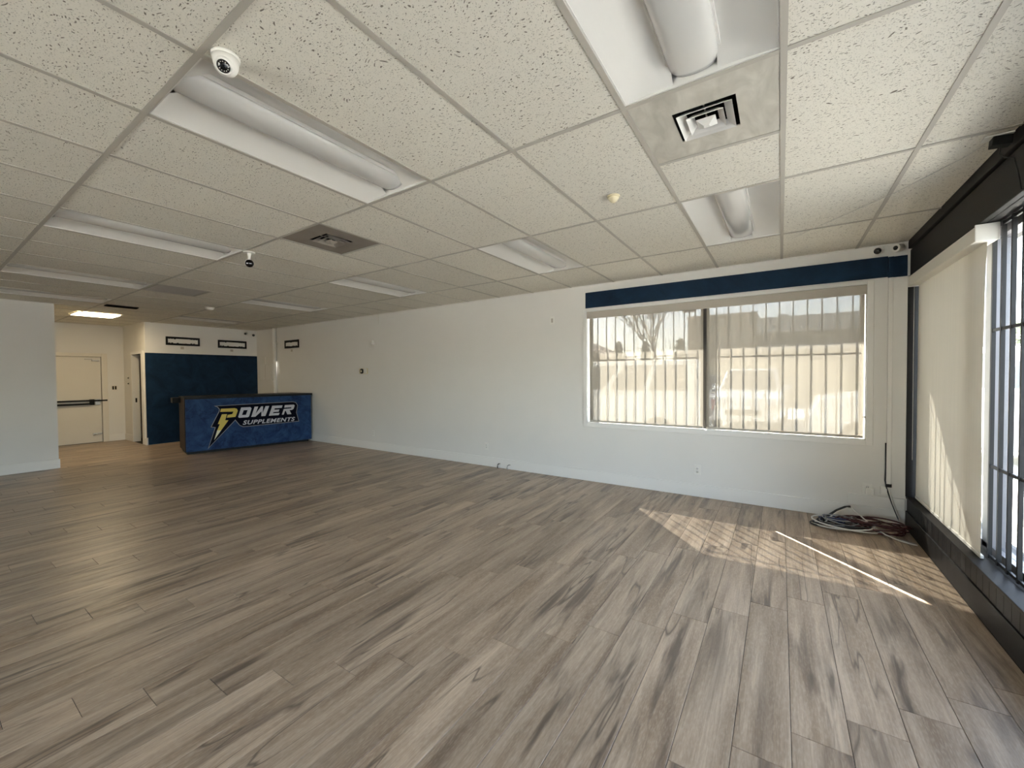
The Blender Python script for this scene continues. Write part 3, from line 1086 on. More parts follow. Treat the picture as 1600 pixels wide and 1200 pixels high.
YS = WY + 0.012
roller_shade('see-through beige roller shade over the left window pane, tree behind', -2.168, -0.757, OZ0 + 0.0115, 2.285, YS)
roller_shade('see-through beige roller shade over the right window pane, grey building behind', -0.722, 0.680, OZ0 + 0.0115, 2.285, YS)
v = thing('shade_valance', 'long beige valance along the top of the big window', 'valance', (-0.754, WY - 0.004, 2.214))
MB().box(-1.447, 1.447, -0.012, 0.004, 0, 0.092).build('fascia', VALANCE, v, bevel=0.004)
for s in (-1, 1):
    MB().box(s * 1.447 - 0.002, s * 1.447 + 0.002, -0.012, 0.05, 0.0, 0.09).build('end_cap', VALANCE, v)
for lab, x, z in (('tiny dark shade clip on the left casing of the window', OX0 + 0.022, 1.01), ('tiny dark shade clip on the right jamb of the window', OX1 - 0.012, 1.02)):
    c = thing('shade_clip', lab, 'clip', (x, WY - 0.002, z))
    MB().box(-0.006, 0.006, -0.012, 0.012, -0.008, 0.008).build('bracket', GREY_ALU, c, bevel=0.002)
    MB().lathe([(0.004, 0), (0.004, 0.01), (0, 0.01)], 10, Matrix.Translation((0, -0.010, 0)) @ Matrix.Rotation(PI / 2, 4, 'X')).build('screw', STEEL, c)

# navy band over the window
bd = MB()
bd.prism([(-2.226, 2.36), (0.845, 2.36), (0.845, 2.555), (-2.226, 2.570)], -0.004, 0.004, Matrix.Translation((0, WY - 0.0045, 0)) @ Matrix.Rotation(PI / 2, 4, 'X'))
bd.box(0.845, FX - 0.004, WY - 0.009, WY - 0.0005, 2.352, 2.545)
bd.box(0.848, 0.884, WY - 0.026, WY - 0.008, 2.353, 2.544)
tag(bd.build('wall_band', BLUE_WALL), 'dark navy band on the wall right above the big window', 'wall panel')

# raceway in the corner
t = thing('cable_raceway', 'white vertical cable raceway on the wall right of the big window', 'cable raceway', (0.866, WY, 0.36))
MB().box(-0.017, 0.017, -0.022, 0, 0, 1.990).build('channel', W_TRIM, t, bevel=0.003)
MB().box(-0.003, 0.003, -0.0235, -0.021, 0.02, 1.985).build('cover_seam', W_PLASTIC, t)
b = MB().box(-0.021, 0.021, -0.026, 0, 0.0, 0.03).build('end_collar', DARK_ALU, t)
MB().tube([(-0.021, -0.006, 0.42), (-0.021, -0.008, 0.30), (-0.020, -0.01, 0.18), (-0.024, -0.012, 0.06), (-0.012, -0.02, -0.02), (0.02, -0.03, -0.14), (0.06, -0.05, -0.27), (0.09, -0.08, -0.345)], 0.006, 8).build('dark_cable', CAB_BLACK, t)
MB().tube([(0.002, -0.014, 0.01), (0.004, -0.022, -0.04), (0.03, -0.035, -0.15), (0.065, -0.05, -0.27), (0.085, -0.09, -0.348)], 0.006, 8).build('white_cable', CAB_WHITE, t)

# corner cameras under the ceiling
def wall_camera(label, pos, mount_n, look_v, rad, length, face_r, cat='camera'):
    t = thing('wall_camera', label, cat, pos)
    n = Vector(mount_n)
    MB().lathe([(0.03, 0.0), (0.03, 0.012), (0.022, 0.018)], 20, face_matrix(Vector((0, 0, 0)), n)).build('mount_base', W_PLASTIC, t)
    c = n * 0.05
    MB().tube([n * 0.012, c], 0.010, 10).build('arm', W_PLASTIC, t)
    M = face_matrix(c - Vector(look_v).normalized() * length * 0.45, look_v)
    bo = MB().lathe([(rad * 0.7, 0.0), (rad, 0.01), (rad, length - 0.008), (rad * 0.94, length)], 24, M).build('body', W_PLASTIC, t)
    MB().lathe([(face_r, 0), (face_r * 0.97, 0.004), (0, 0.005)], 24, M @ Matrix.Translation((0, 0, length - 0.001))).build('lens_face', LENS, bo)
    return t


wall_camera('black-faced wall camera on the white strip over the right end of the navy band', (0.775, WY - 0.001, 2.608), (0, -1, 0), (-0.35, -0.9, -0.22), 0.032, 0.10, 0.029)
wall_camera('white round wall camera in the corner where the navy band meets the black header', (0.912, WY - 0.001, 2.612), (0, -1, 0), (-0.7, -0.7, -0.12), 0.036, 0.07, 0.020)
wall_camera('tiny white wall camera at the ceiling end of the navy wall, left of its pair', (BX + 0.001, 4.93, 2.575), (1, 0, 0), (0.8, -0.55, -0.2), 0.034, 0.10, 0.026)
wall_camera('tiny wall camera at the ceiling end of the navy wall, nearer the white pipe', (BX + 0.001, 5.11, 2.555), (1, 0, 0), (0.9, -0.4, -0.25), 0.034, 0.12, 0.031)

# ------------------------------------------------------------------ wall devices on the long wall
def outlet(label, x, z, kind):
    t = thing('wall_outlet', label, 'outlet', (x, WY, z), 0, 'outlets low on the long wall')
    MB().box(-0.036, 0.036, -0.007, 0, -0.058, 0.058).build('cover_plate', W_PLASTIC, t, bevel=0.002)
    for s in (-1, 1):
        f = MB().lathe([(0.0165, 0), (0.0165, 0.004), (0.0, 0.004)], 20, Matrix.Translation((0, -0.006, s * 0.020)) @ Matrix.Rotation(PI / 2, 4, 'X')).build('socket', W_TRIM, t)
        q = MB()
        q.box(-0.008, -0.005, -0.0108, -0.0098, s * 0.02 - 0.004, s * 0.02 + 0.006)
        q.box(0.005, 0.008, -0.0108, -0.0098, s * 0.02 - 0.004, s * 0.02 + 0.006)
        q.build('slots', BLACK_PL, f)
    return t


outlet('white wall outlet low under the left half of the big window', -0.813, 0.318, 0)
outlet('white wall outlet low at the middle of the long wall, above the floor cable stubs', -3.939, 0.319, 0)
outlet('white wall outlet low on the long wall, nearest the counter', -6.761, 0.328, 0)
o = outlet('white wall outlet with a plugged-in white adapter in the right corner', 0.714, 0.315, 0)
MB().box(-0.015, 0.045, -0.045, -0.010, -0.045, 0.015).build('plug_adapter', W_PLASTIC, o, bevel=0.004)

t = thing('junction_box', 'small white junction box at the foot of the cable raceway', 'junction box', (0.835, WY, 0.318))
MB().box(-0.028, 0.028, -0.022, 0, -0.038, 0.042).build('box', W_PLASTIC, t, bevel=0.004)
MB().box(-0.02, 0.02, -0.026, -0.021, -0.02, 0.025).build('cover', W_TRIM, t, bevel=0.002)
t = thing('blank_wall_plate', 'small white plate high on the wall left of the big window', 'wall plate', (-2.739, WY, 2.236))
MB().box(-0.034, 0.034, -0.006, 0, -0.055, 0.055).build('plate', W_PLASTIC, t, bevel=0.002)
MB().box(-0.014, 0.014, -0.012, -0.005, -0.03, 0.03).build('insert', VALANCE, t, bevel=0.002)
t = thing('motion_sensor', 'white motion sensor with a bracket high on the long wall', 'sensor', (-6.73, WY, 2.115))
MB().box(-0.045, 0.03, -0.055, 0, -0.03, 0.05).build('body', W_PLASTIC, t, bevel=0.012)
MB().box(0.012, 0.040, -0.02, 0, -0.095, 0.01).build('bracket', W_PLASTIC, t, bevel=0.004)
t = thing('thermostat', 'cream thermostat with a dark dial at mid height of the long wall', 'thermostat', (-7.03, WY, 1.562))
MB().box(-0.125, 0.125, -0.02, 0, -0.055, 0.055).build('backplate', CREAM, t, bevel=0.004)
MB().box(0.04, 0.115, -0.045, -0.018, -0.045, 0.050).build('cover', W_PLASTIC, t, bevel=0.006)
dl = MB().lathe([(0.05, 0), (0.05, 0.022), (0.03, 0.026), (0.0, 0.026)], 24, Matrix.Translation((-0.03, -0.018, 0)) @ Matrix.Rotation(PI / 2, 4, 'X')).build('dial', DARK_ALU, t)
MB().lathe([(0.022, 0), (0.02, 0.008), (0, 0.008)], 20, Matrix.Translation((-0.03, -0.043, 0)) @ Matrix.Rotation(PI / 2, 4, 'X')).build('dial_cap', CREAM, dl)
t = thing('wall_hook', 'little white wire hook at the top of the long wall', 'hook', (-6.55, WY, 2.60))
MB().tube([(0, -0.002, 0.06), (0, -0.008, 0.0), (0, -0.014, -0.10), (0.01, -0.012, -0.12)], 0.005, 8).build('wire', W_PLASTIC, t)
MB().lathe([(0.012, 0), (0.010, 0.006), (0, 0.006)], 12, Matrix.Translation((0, 0, 0.04)) @ Matrix.Rotation(PI / 2, 4, 'X')).build('mount', W_PLASTIC, t)
for x, lab, mt in ((-3.696, 'short dark cable stub poking up at the baseboard, left of its pair', CAB_BLACK), (-3.513, 'short grey cable stub poking up at the baseboard, right of its pair', CAB_GREY)):
    t = thing('cable_stub', lab, 'cable', (x, WY - 0.014, 0))
    MB().tube([(0, -0.03, 0.0), (0.0, -0.034, 0.03), (0.004, -0.030, 0.055), (0.018, -0.02, 0.070), (0.03, -0.016, 0.072)], 0.007, 8).build('cable', mt, t)
    MB().lathe([(0.008, 0), (0.008, 0.014), (0.0, 0.014)], 10, face_matrix(Vector((0.03, -0.016, 0.072)), (1, 0.1, 0.05))).build('cut_end', STEEL, t)

# electric panel and pipe at the far end of the long wall
t = thing('electrical_panel', 'grey-white electrical panel on the long wall beside the navy wall', 'electrical panel', (-10.96, WY, 1.36))
MB().box(-0.33, 0.33, -0.012, 0, 0, 0.435).build('box', W_WALL, t, bevel=0.004)
dr = MB().box(-0.30, 0.30, -0.020, -0.011, 0.03, 0.405).build('door', W_TRIM, t, bevel=0.003)
MB().box(-0.02, -0.012, -0.022, -0.019, 0.03, 0.405).build('seam', VALANCE, dr)
MB().box(0.30, 0.33, -0.05, -0.012, 0.0, 0.435).build('edge_channel', W_PLASTIC, t, bevel=0.004)
MB().box(-0.03, -0.01, -0.02, 0, 0.435, 0.60).build('conduit_stub', W_PLASTIC, t)
t = thing('wall_pipe', 'white vertical pipe on the long wall behind the counter', 'pipe', (-10.45, WY - 0.045, 0))
MB().tube([(0, 0, 0.0), (0, 0, CE - 0.002)], 0.042, 16).build('pipe', W_TRIM, t)
for z in (0.7, 2.3):
    MB().box(-0.05, 0.05, 0.0, 0.045, z - 0.012, z + 0.012).build('strap', W_PLASTIC, t)

# three black frames
def wall_frame(label, wid, loc, rotz):
    t = thing('wall_frame', label, 'frame', loc, rotz, 'black frames high on the walls')
    h, b = 0.190, 0.036
    f = MB()
    f.box(-wid / 2, wid / 2, -0.02, 0, 0, b + 0.008); f.box(-wid / 2, wid / 2, -0.02, 0, h - b - 0.008, h)
    f.box(-wid / 2, -wid / 2 + b, -0.02, 0, b, h - b); f.box(wid / 2 - b, wid / 2, -0.02, 0, b, h - b)
    f.build('frame', BLACK_PL, t, bevel=0.003)
    MB().box(-wid / 2 + 0.01, wid / 2 - 0.01, -0.006, -0.001, 0.01, h - 0.01).build('backing', W_TRIM, t)
    s = MB()
    rg = random.Random(int(wid * 1000))
    n = 11
    for k in range(n):                   # mounting tabs show inside the long edges
        x = -wid / 2 + b + (k + 0.5) * (wid - 2 * b) / n
        if rg.random() < 0.7:
            s.box(x - 0.016, x + 0.016, -0.015, -0.006, b + 0.008, b + 0.008 + rg.uniform(0.004, 0.014))
        if rg.random() < 0.7:
            s.box(x - 0.016, x + 0.016, -0.015, -0.006, h - b - 0.008 - rg.uniform(0.004, 0.014), h - b - 0.008)
    s.build('clips', DARK_ALU, t)
    MB().box(-0.05, 0.012, -0.004, 0, -0.085, -0.03).build('blank_tag', VALANCE, t)
    return t


wall_frame('black frame with white backing above the navy wall, nearer the exit door', 0.635, (BX + 0.001, 3.633, 2.195), PI / 2)
wall_frame('black frame with white backing above the navy wall, nearer the electrical panel', 0.635, (BX + 0.001, 4.64, 2.185), PI / 2)
wall_frame('black frame with white backing on the long wall above the counter', 0.62, (-9.72, WY - 0.001, 2.145), 0)

# navy wall panel behind the counter
nv = MB()
nv.box(BX + 0.0005, BX + 0.010, SY + 0.015, WY - 0.001, 0.004, 2.005)
nv.box(BX - 0.002, BX + 0.010, SY - 0.006, SY + 0.015, 0.16, 2.005)
tag(nv.build('navy_wall_panel', BLUE_WALL), 'large dark navy panel covering the back wall behind the counter', 'wall panel')

# ------------------------------------------------------------------ doors
d1 = thing('door_1', 'white exit door with a black push bar at the end of the hall', None, (DX, 2.115, 0), 0, None, 'structure')
fr = MB()
hw = (EDY1 - EDY0) / 2
for s in (-1, 1):
    fr.box(-0.12, 0.016, s * hw - (0.0 if s > 0 else 0.10), s * hw + (0.10 if s > 0 else 0.0), 0, EDZ + 0.08)
fr.box(-0.12, 0.016, -hw, hw, EDZ, EDZ + 0.08)
fr.build('door_frame', DOOR_P, d1, bevel=0.004)
slab = MB().box(-0.062, -0.018, -hw + 0.004, hw - 0.004, 0.006, EDZ - 0.004).build('door_slab', DOOR_P, d1, bevel=0.003)
pb = MB().box(-0.018, 0.038, -hw + 0.02, -hw + 0.115, 0.86, 0.985)
pb.box(-0.018, 0.040, hw - 0.205, hw - 0.13, 0.86, 0.985)
pb_o = pb.build('push_bar', BLACK_PL, d1, bevel=0.005)
MB().box(0.012, 0.045, -hw + 0.06, hw - 0.16, 0.940, 0.976).build('upper_rail', BLACK_PL, pb_o, bevel=0.004)
MB().box(0.012, 0.045, -hw + 0.06, hw - 0.16, 0.866, 0.902).build('lower_rail', BLACK_PL, pb_o, bevel=0.004)
MB().box(-0.005, 0.03, hw - 0.13, hw + 0.085, 0.935, 0.970).build('latch_bolt', BLACK_PL, pb_o, bevel=0.004)
MB().box(-0.018, 0.01, hw - 0.115, hw - 0.035, 0.855, 0.99).build('latch_plate', STEEL, d1, bevel=0.003)
cl = MB().box(-0.018, 0.03, hw - 0.15, hw - 0.03, EDZ - 0.10, EDZ - 0.07)
cl.box(-0.018, 0.012, hw - 0.26, hw - 0.14, EDZ - 0.06, EDZ - 0.045)
cl.build('door_closer', STEEL, d1, bevel=0.003)
ft = MB().box(-0.018, 0.004, hw - 0.16, hw - 0.01, 0.185, 0.215)
ft.tube([(0.012, hw - 0.03, 0.20), (0.018, hw - 0.10, 0.19), (0.012, hw - 0.16, 0.17)], 0.007, 8)
ft.build('bottom_latch', STEEL, d1)
struct('door_light_block', MB().box(DX - 0.16, DX - 0.12, EDY0 - 0.3, EDY1 + 0.3, -0.11, EDZ + 0.2), VOID, 'dark sheet added behind the exit door to block daylight')  # hidden sheet added to stop daylight leaking round the door

d2 = thing('door_2', 'open dark doorway in the hall with white casing', None, ((SDX0 + SDX1) / 2, SY, 0), 0, None, 'structure')
hw2 = (SDX1 - SDX0) / 2
fr = MB()
fr.box(-hw2 - 0.065, -hw2, -0.014, 0.12, 0, SDZ + 0.06)
fr.box(hw2, hw2 + 0.155, -0.014, 0.12, 0, SDZ + 0.06)
fr.box(-hw2, hw2, -0.014, 0.12, SDZ, SDZ + 0.06)
fr.build('door_casing', W_TRIM, d2, bevel=0.004)
M = Matrix.Translation((-hw2 + 0.02, 0.13, 0)) @ Matrix.Rotation(1.15, 4, 'Z')
ds = MB().box(0, 0.62, 0, 0.04, 0.01, SDZ - 0.01, M).build('door_slab', DARK_DOOR, d2)
MB().lathe([(0.012, 0), (0.012, 0.03), (0.028, 0.035), (0.028, 0.06), (0.015, 0.07), (0, 0.07)], 16, M @ Matrix.Translation((0.56, 0, 0.95)) @ Matrix.Rotation(PI / 2, 4, 'X')).build('door_knob', STEEL, ds)
MB().box(-hw2 - 0.001, -hw2 + 0.004, 0.04, 0.07, 0.90, 1.0).build('strike_plate', DARK_ALU, d2)

t = thing('light_switch', 'double dark light switch on the wall right of the exit door', 'switch', (DX, 2.785, 1.235))
MB().box(0, 0.006, -0.05, 0.05, -0.055, 0.055).build('cover_plate', DOOR_P, t, bevel=0.002)
for s in (-1, 1):
    MB().box(0.005, 0.012, s * 0.022 - 0.014, s * 0.022 + 0.014, -0.04, 0.04).build('rocker', DARK_WOOD, t, bevel=0.002)
for z, lab in ((1.46, 'small grey wall button beside the dark doorway, upper one'), (1.33, 'small grey wall hook beside the dark doorway, lower one')):
    t = thing('wall_button', lab, 'button', (-12.62, SY, z))
    MB().box(-0.025, 0.025, -0.008, 0, -0.022, 0.022).build('plate', STEEL, t, bevel=0.002)
    MB().lathe([(0.012, 0), (0.010, 0.016), (0, 0.016)], 12, Matrix.Translation((0, -0.007, 0)) @ Matrix.Rotation(PI / 2, 4, 'X')).build('knob', DARK_ALU, t)

# ------------------------------------------------------------------ reception counter
P0 = Vector((-9.33, 2.955, 0)); P1 = Vector((-8.87, 5.19, 0))
ud = (P1 - P0).normalized()
LEN = 2.272
cnt = thing('reception_counter', 'long reception counter with blue printed front and lightning logo', 'counter', P0, math.atan2(ud.y, ud.x))
# local axes: x along the front, +y toward the back of the room, front face at y = 0
DEP = 0.90
MB().prism([(0.0, 0.012), (2.235, 0.012), (2.075, DEP - 0.10), (0.0, DEP - 0.10)], 0.055, 1.045).build('body', DARK_WOOD, cnt, bevel=0.003)
MB().box(0.012, LEN - 0.03, -0.012, 0.012, 0.05, 1.055).build('front_panel', BLUE_DESK, cnt, bevel=0.002)
MB().prism([(0.03, 0.06), (2.20, 0.06), (2.06, DEP - 0.16), (0.03, DEP - 0.16)], 0.0, 0.055).build('toe_kick', BLACK_PL, cnt)
MB().prism([(0.0, -0.020), (LEN, -0.020), (LEN - 0.18, DEP - 0.06), (0.0, DEP - 0.06)], 1.045, 1.088).build('top', BLACK_PL, cnt, bevel=0.004)
MB().box(-0.12, 0.0, DEP - 0.34, DEP - 0.02, 0.96, 1.062).build('side_ledge', BLACK_PL, cnt, bevel=0.006)
MB().box(0.0, 0.018, 0.012, 0.030, 0.05, 1.055).build('corner_edge', BLACK_PL, cnt)
# logo: thin plates on the front panel
LM = Matrix.Translation((0, -0.0125, 0)) @ Matrix.Rotation(PI / 2, 4, 'X')
OUT = [(0.452, 0.903), (1.863, 0.917), (1.927, 0.897), (1.967, 0.832), (1.941, 0.672), (1.988, 0.469), (0.932, 0.443), (0.865, 0.481), (0.796, 0.589), (0.341, 0.072), (0.459, 0.475), (0.391, 0.490), (0.529, 0.793), (0.532, 0.832), (0.509, 0.869)]


def shrink(pts, d):
    n = len(pts); out = []
    for i in range(n):
        p, a, b = Vector(pts[i]), Vector(pts[i - 1]), Vector(pts[(i + 1) % n])
        e1 = (p - a).normalized(); e2 = (b - p).normalized()
        n1 = Vector((e1.y, -e1.x)); n2 = Vector((e2.y, -e2.x))
        m = (n1 + n2)
        k = max(0.35, m.length / 2)
        m.normalize()
        out.append(tuple(p + m * d / k))
    return out


import bmesh


def plate(name, polys, mat, h0, h1):
    """filled outlines (with holes) as thin raised plates"""
    bm = bmesh.new()
    for poly in polys:
        edges = []
        for loop in poly:
            vs = [bm.verts.new((x, z, h0)) for x, z in loop]
            edges += [bm.edges.new((vs[k], vs[(k + 1) % len(vs)])) for k in range(len(vs))]
        bmesh.ops.triangle_fill(bm, use_beauty=True, use_dissolve=False, edges=edges)
    bm.normal_update()
    for f in bm.faces:
        if f.normal.z < 0:
            f.normal_flip()
    ext = bmesh.ops.extrude_face_region(bm, geom=list(bm.faces))
    bmesh.ops.translate(bm, verts=[v for v in ext['geom'] if isinstance(v, bmesh.types.BMVert)], vec=(0, 0, h1 - h0))
    bmesh.ops.recalc_face_normals(bm, faces=bm.faces)
    bm.transform(LM)
    me = bpy.data.meshes.new(name)
    bm.to_mesh(me); bm.free()
    me.materials.append(mat)
    o = bpy.data.objects.new(name, me)
    C.objects.link(o)
    o.parent = cnt
    return o


plate('logo_outline', [[OUT]], LOGO_LINE, 0.0, 0.0012)
plate('logo_field', [[shrink(OUT, 0.011)]], LOGO_DARK, 0.0012, 0.0020)
HOOK = [(0.563, 0.839), (0.79, 0.838), (0.827, 0.822), (0.842, 0.781), (0.802, 0.661), (0.655, 0.655), (0.671, 0.712), (0.746, 0.72), (0.769, 0.77), (0.551, 0.778)]
BOLT = [(0.576, 0.728), (0.662, 0.728), (0.627, 0.608), (0.682, 0.603), (0.559, 0.414), (0.494, 0.42), (0.539, 0.538), (0.507, 0.541)]
TIP = [(0.559, 0.414), (0.443, 0.234), (0.494, 0.42)]
LO = [(0.901, 0.843), (1.063, 0.843), (1.083, 0.815), (1.037, 0.653), (1.014, 0.637), (0.864, 0.637), (0.846, 0.655)]
LOH = [(0.944, 0.785), (1.014, 0.785), (0.981, 0.690), (0.912, 0.690)]
LW = [(1.137, 0.845), (1.203, 0.845), (1.154, 0.701), (1.257, 0.845), (1.292, 0.845), (1.28, 0.702), (1.336, 0.846), (1.405, 0.846), (1.332, 0.640), (1.255, 0.640), (1.26, 0.743), (1.148, 0.638), (1.073, 0.638)]
LE = [(1.462, 0.845), (1.661, 0.845), (1.645, 0.791), (1.509, 0.789), (1.499, 0.759), (1.597, 0.759), (1.584, 0.712), (1.484, 0.711), (1.473, 0.686), (1.6, 0.686), (1.583, 0.638), (1.395, 0.639)]
LR = [(1.706, 0.847), (1.882, 0.848), (1.901, 0.827), (1.88, 0.758), (1.845, 0.732), (1.796, 0.731), (1.833, 0.642), (1.75, 0.642), (1.722, 0.719), (1.707, 0.72), (1.68, 0.642), (1.643, 0.642), (1.682, 0.763), (1.829, 0.768), (1.835, 0.793), (1.693, 0.791)]
plate('logo_lightning_letter', [[HOOK], [BOLT]], LOGO_YEL, 0.0020, 0.0032)
plate('logo_bolt_tip', [[TIP]], LOGO_TIP, 0.0020, 0.0032)
plate('logo_letters', [[LO, LOH], [LW], [LE], [LR]], LOGO_SIL, 0.0020, 0.0032)
cu = bpy.data.curves.new('logo_small_letters', 'FONT')
cu.body = 'SUPPLEMENTS'
cu.size = 0.12; cu.shear = 0.28; cu.offset = 0.0032; cu.extrude = 0.0006; cu.space_character = 1.12
cu.resolution_u = 4
tmp = bpy.data.objects.new('tmp_letters', cu)
C.objects.link(tmp)
bpy.context.view_layer.update()
me = bpy.data.meshes.new_from_object(tmp.evaluated_get(bpy.context.evaluated_depsgraph_get()))
bpy.data.objects.remove(tmp)
xs = [v.co.x for v in me.vertices]; ys = [v.co.y for v in me.vertices]
sx = (1.905 - 0.922) / (max(xs) - min(xs)); sy = 0.088 / (max(ys) - min(ys))
for v_ in me.vertices:
    v_.co = Vector(((v_.co.x - min(xs)) * sx + 0.922, (v_.co.y - min(ys)) * sy + 0.488, v_.co.z + 0.0028))
me.transform(LM)
me.materials.clear(); me.materials.append(LOGO_SIL)
o = bpy.data.objects.new('logo_small_letters', me)
C.objects.link(o); o.parent = cnt

# ------------------------------------------------------------------ storefront: shade, bars, frame, glass
t = thing('front_roller_shade', 'large cream roller shade with white cassette over the storefront glass', 'roller shade', (1.052, 4.42, 0.29))
hl = 0.775
cas = MB()
cas.prism([(-0.066, 0.0), (0.036, 0.0), (0.036, 0.09), (-0.055, 0.098), (-0.066, 0.088)], -hl + 0.02, hl - 0.005,
          Matrix.Translation((0, 0, 1.958)) @ Matrix.Rotation(PI / 2, 4, 'X'))
cas.build('cassette', CASSETTE, t, bevel=0.003)
for s in (-1, 1):
    MB().box(-0.068, 0.037, s * hl - 0.006, s * hl + 0.006, 1.955, 2.058).build('end_cap', W_PLASTIC, t, bevel=0.004)
f = MB()
nx, nz = 30, 26
vs = []
for j in range(nz + 1):
    for i in range(nx + 1):
        u = i / nx; q = j / nz
        y_ = -hl + 0.05 + (2 * hl - 0.08) * u
        y_ -= 0.030 * (1 - u) ** 6 * math.sin(PI * min(1, (1 - q) * 1.25)) * -1
        x_ = 0.006 * math.sin(u * 9.5) * (1 - q) ** 0.7 + 0.004 * math.sin(u * 23 + 1) * (1 - q) - 0.010 * (1 - u) ** 4 * (1 - q)
        vs.append((x_, y_, 0.006 + 1.96 * q))
fs = [(j * (nx + 1) + i, j * (nx + 1) + i + 1, (j + 1) * (nx + 1) + i + 1, (j + 1) * (nx + 1) + i) for j in range(nz) for i in range(nx)]
f.add(vs, fs, True)
f.build('fabric', SHADE_FRONT, t)
MB().box(-0.008, 0.008, -hl + 0.05, hl - 0.03, 0.0, 0.022).build('hem_bar', CASSETTE, t, bevel=0.003)
MB().tube([(-0.03, hl - 0.025, 1.95), (-0.03, hl - 0.026, 1.2), (-0.028, hl - 0.024, 0.35)], 0.0025, 6).build('bead_chain', W_PLASTIC, t)

for lab, yc in (('unseen cream roller shade added to dim the storefront glass beside the viewer, past the bare glass', -3.1), ('unseen cream roller shade added to dim the storefront glass behind the viewer, next to the bare panes', -1.5)):  # out-of-view shades added to hold back storefront daylight
    dup(t, (1.052, yc, 0.29), 0, lab)

w2 = thing('window_2', 'storefront glass behind the black bars at the right edge', None, (0, 0, 0), 0, None, 'structure')
GXF = 1.175
mul = [WY - 0.04, 3.915, 2.55, 1.2, -0.15, -1.5, -2.85, LY + 0.03]
for k, y in enumerate(mul):
    MB().box(GXF - 0.035, GXF + 0.035, y - 0.042, y + (0.10 if k == 1 else 0.042), 0.287, 2.352).build('mullion', DARK_ALU if k == 0 else GREY_ALU, w2, bevel=0.003)
MB().box(GXF - 0.035, GXF + 0.035, LY, WY, 2.30, 2.352).build('head_rail', GREY_ALU, w2)
MB().box(GXF - 0.035, GXF + 0.035, LY, WY, 0.270, 0.325).build('sill_rail', GREY_ALU, w2)
for a, b in zip(mul[1:], mul[:-1]):
    MB().box(GXF - 0.003, GXF + 0.003, a + 0.042, b - 0.042, 0.325, 2.30).build('pane', GLASS, w2)

t = thing('storefront_grille', 'black security bars in front of the storefront glass at the right edge', 'security bars', (1.10, 0.0, 0.287))
k = 0
y = 3.754
while y > LY + 0.1:
    MB().box(-0.009, 0.009, y - 0.009, y + 0.009, 0, 2.06).build('bar', DARK_ALU, t)
    y -= 0.127
for z in (0.015, 0.578, 1.423, 2.045):
    MB().box(-0.006, 0.006, LY + 0.05, 3.765, z - 0.009, z + 0.009).build('rail', DARK_ALU, t)

# ------------------------------------------------------------------ cable heap in the corner
def coil(cx, cy, rx, ry, turns, z0, z1, rot, jit, seed, n=22):
    rg = random.Random(seed)
    pts = []
    N = int(turns * n)
    ph = rg.uniform(0, 6.28)
    for k in range(N + 1):
        a = 2 * PI * k / n + ph
        q = k / N
        m = 1 + jit * math.sin(a * 0.37 + seed) + jit * 0.6 * math.sin(a * 1.7 + 2 * seed)
        x = rx * m * math.cos(a); y_ = ry * m * math.sin(a)
        z = z0 + (z1 - z0) * (0.5 + 0.5 * math.sin(a * 0.61 + seed))
        pts.append((cx + x * math.cos(rot) - y_ * math.sin(rot), cy + x * math.sin(rot) + y_ * math.cos(rot), z))
    return pts


heap = [
    ('white', 'outermost white cable loop of the floor heap in the right corner', CAB_WHITE, 0.0065, coil(0.50, 4.85, 0.240, 0.135, 2.1, 0.012, 0.070, 0.10, 0.05, 3)),
    ('black', 'black cable coil inside the white loop of the corner heap', CAB_BLACK, 0.006, coil(0.47, 4.86, 0.20, 0.10, 3.3, 0.012, 0.050, 0.10, 0.10, 5)),
    ('grey', 'grey tangled cable in the middle of the corner heap', CAB_GREY, 0.0045, coil(0.47, 4.87, 0.13, 0.085, 4.2, 0.030, 0.085, 0.3, 0.22, 8)),
    ('blue', 'dark blue cable bunched at the left of the corner heap', CAB_BLUE, 0.006, coil(0.42, 4.90, 0.10, 0.055, 3.0, 0.020, 0.080, 0.0, 0.2, 11)),
    ('red', 'dark red cable coil lying nearest the black kick wall', CAB_RED, 0.0065, coil(0.76, 4.93, 0.185, 0.120, 5.2, 0.010, 0.090, -0.15, 0.14, 2)),
    ('red', 'dark red cable loops between the white loop and the wall', CAB_RED, 0.0055, coil(0.60, 4.92, 0.14, 0.09, 4.0, 0.020, 0.085, 0.2, 0.2, 17)),
]
for nm, lab, mt, r, pts in heap:
    o = MB().tube(pts, r, 8).build('cable_coil', mt)
    tag(o, lab, 'cable', 'cables heaped on the floor in the corner')
o = MB().tube([(0.36, 4.86, 0.02), (0.40, 4.93, 0.06), (0.47, 5.00, 0.11), (0.545, 5.03, 0.150), (0.575, 5.02, 0.153), (0.62, 4.98, 0.12), (0.70, 4.88, 0.06), (0.78, 4.78, 0.022), (0.86, 4.70, 0.010), (0.93, 4.665, 0.009), (0.962, 4.66, 0.009)],
               [0.006] * 5 + [0.0058] * 6, 8).build('loose_cable', CAB_WHITE)
tag(o, 'loose pale cable arching over the heap toward the kick wall', 'cable', 'cables heaped on the floor in the corner')
o = MB().tube([(0.35, 4.885, 0.03), (0.40, 4.955, 0.075), (0.46, 5.015, 0.115), (0.53, 5.045, 0.152), (0.57, 5.035, 0.165)], 0.010, 8).build('loose_cable', CAB_BLACK)
tag(o, 'thick black cable rising behind the heap to its peak', 'cable', 'cables heaped on the floor in the corner')
o = MB().tube([(0.71, 4.85, 0.03), (0.76, 4.81, 0.020), (0.82, 4.775, 0.009), (0.90, 4.715, 0.008), (0.955, 4.69, 0.009)], 0.005, 8).build('loose_cable', CAB_GREY)
tag(o, 'short grey cable beside the loose pale one, ending at the kick wall', 'cable', 'cables heaped on the floor in the corner')

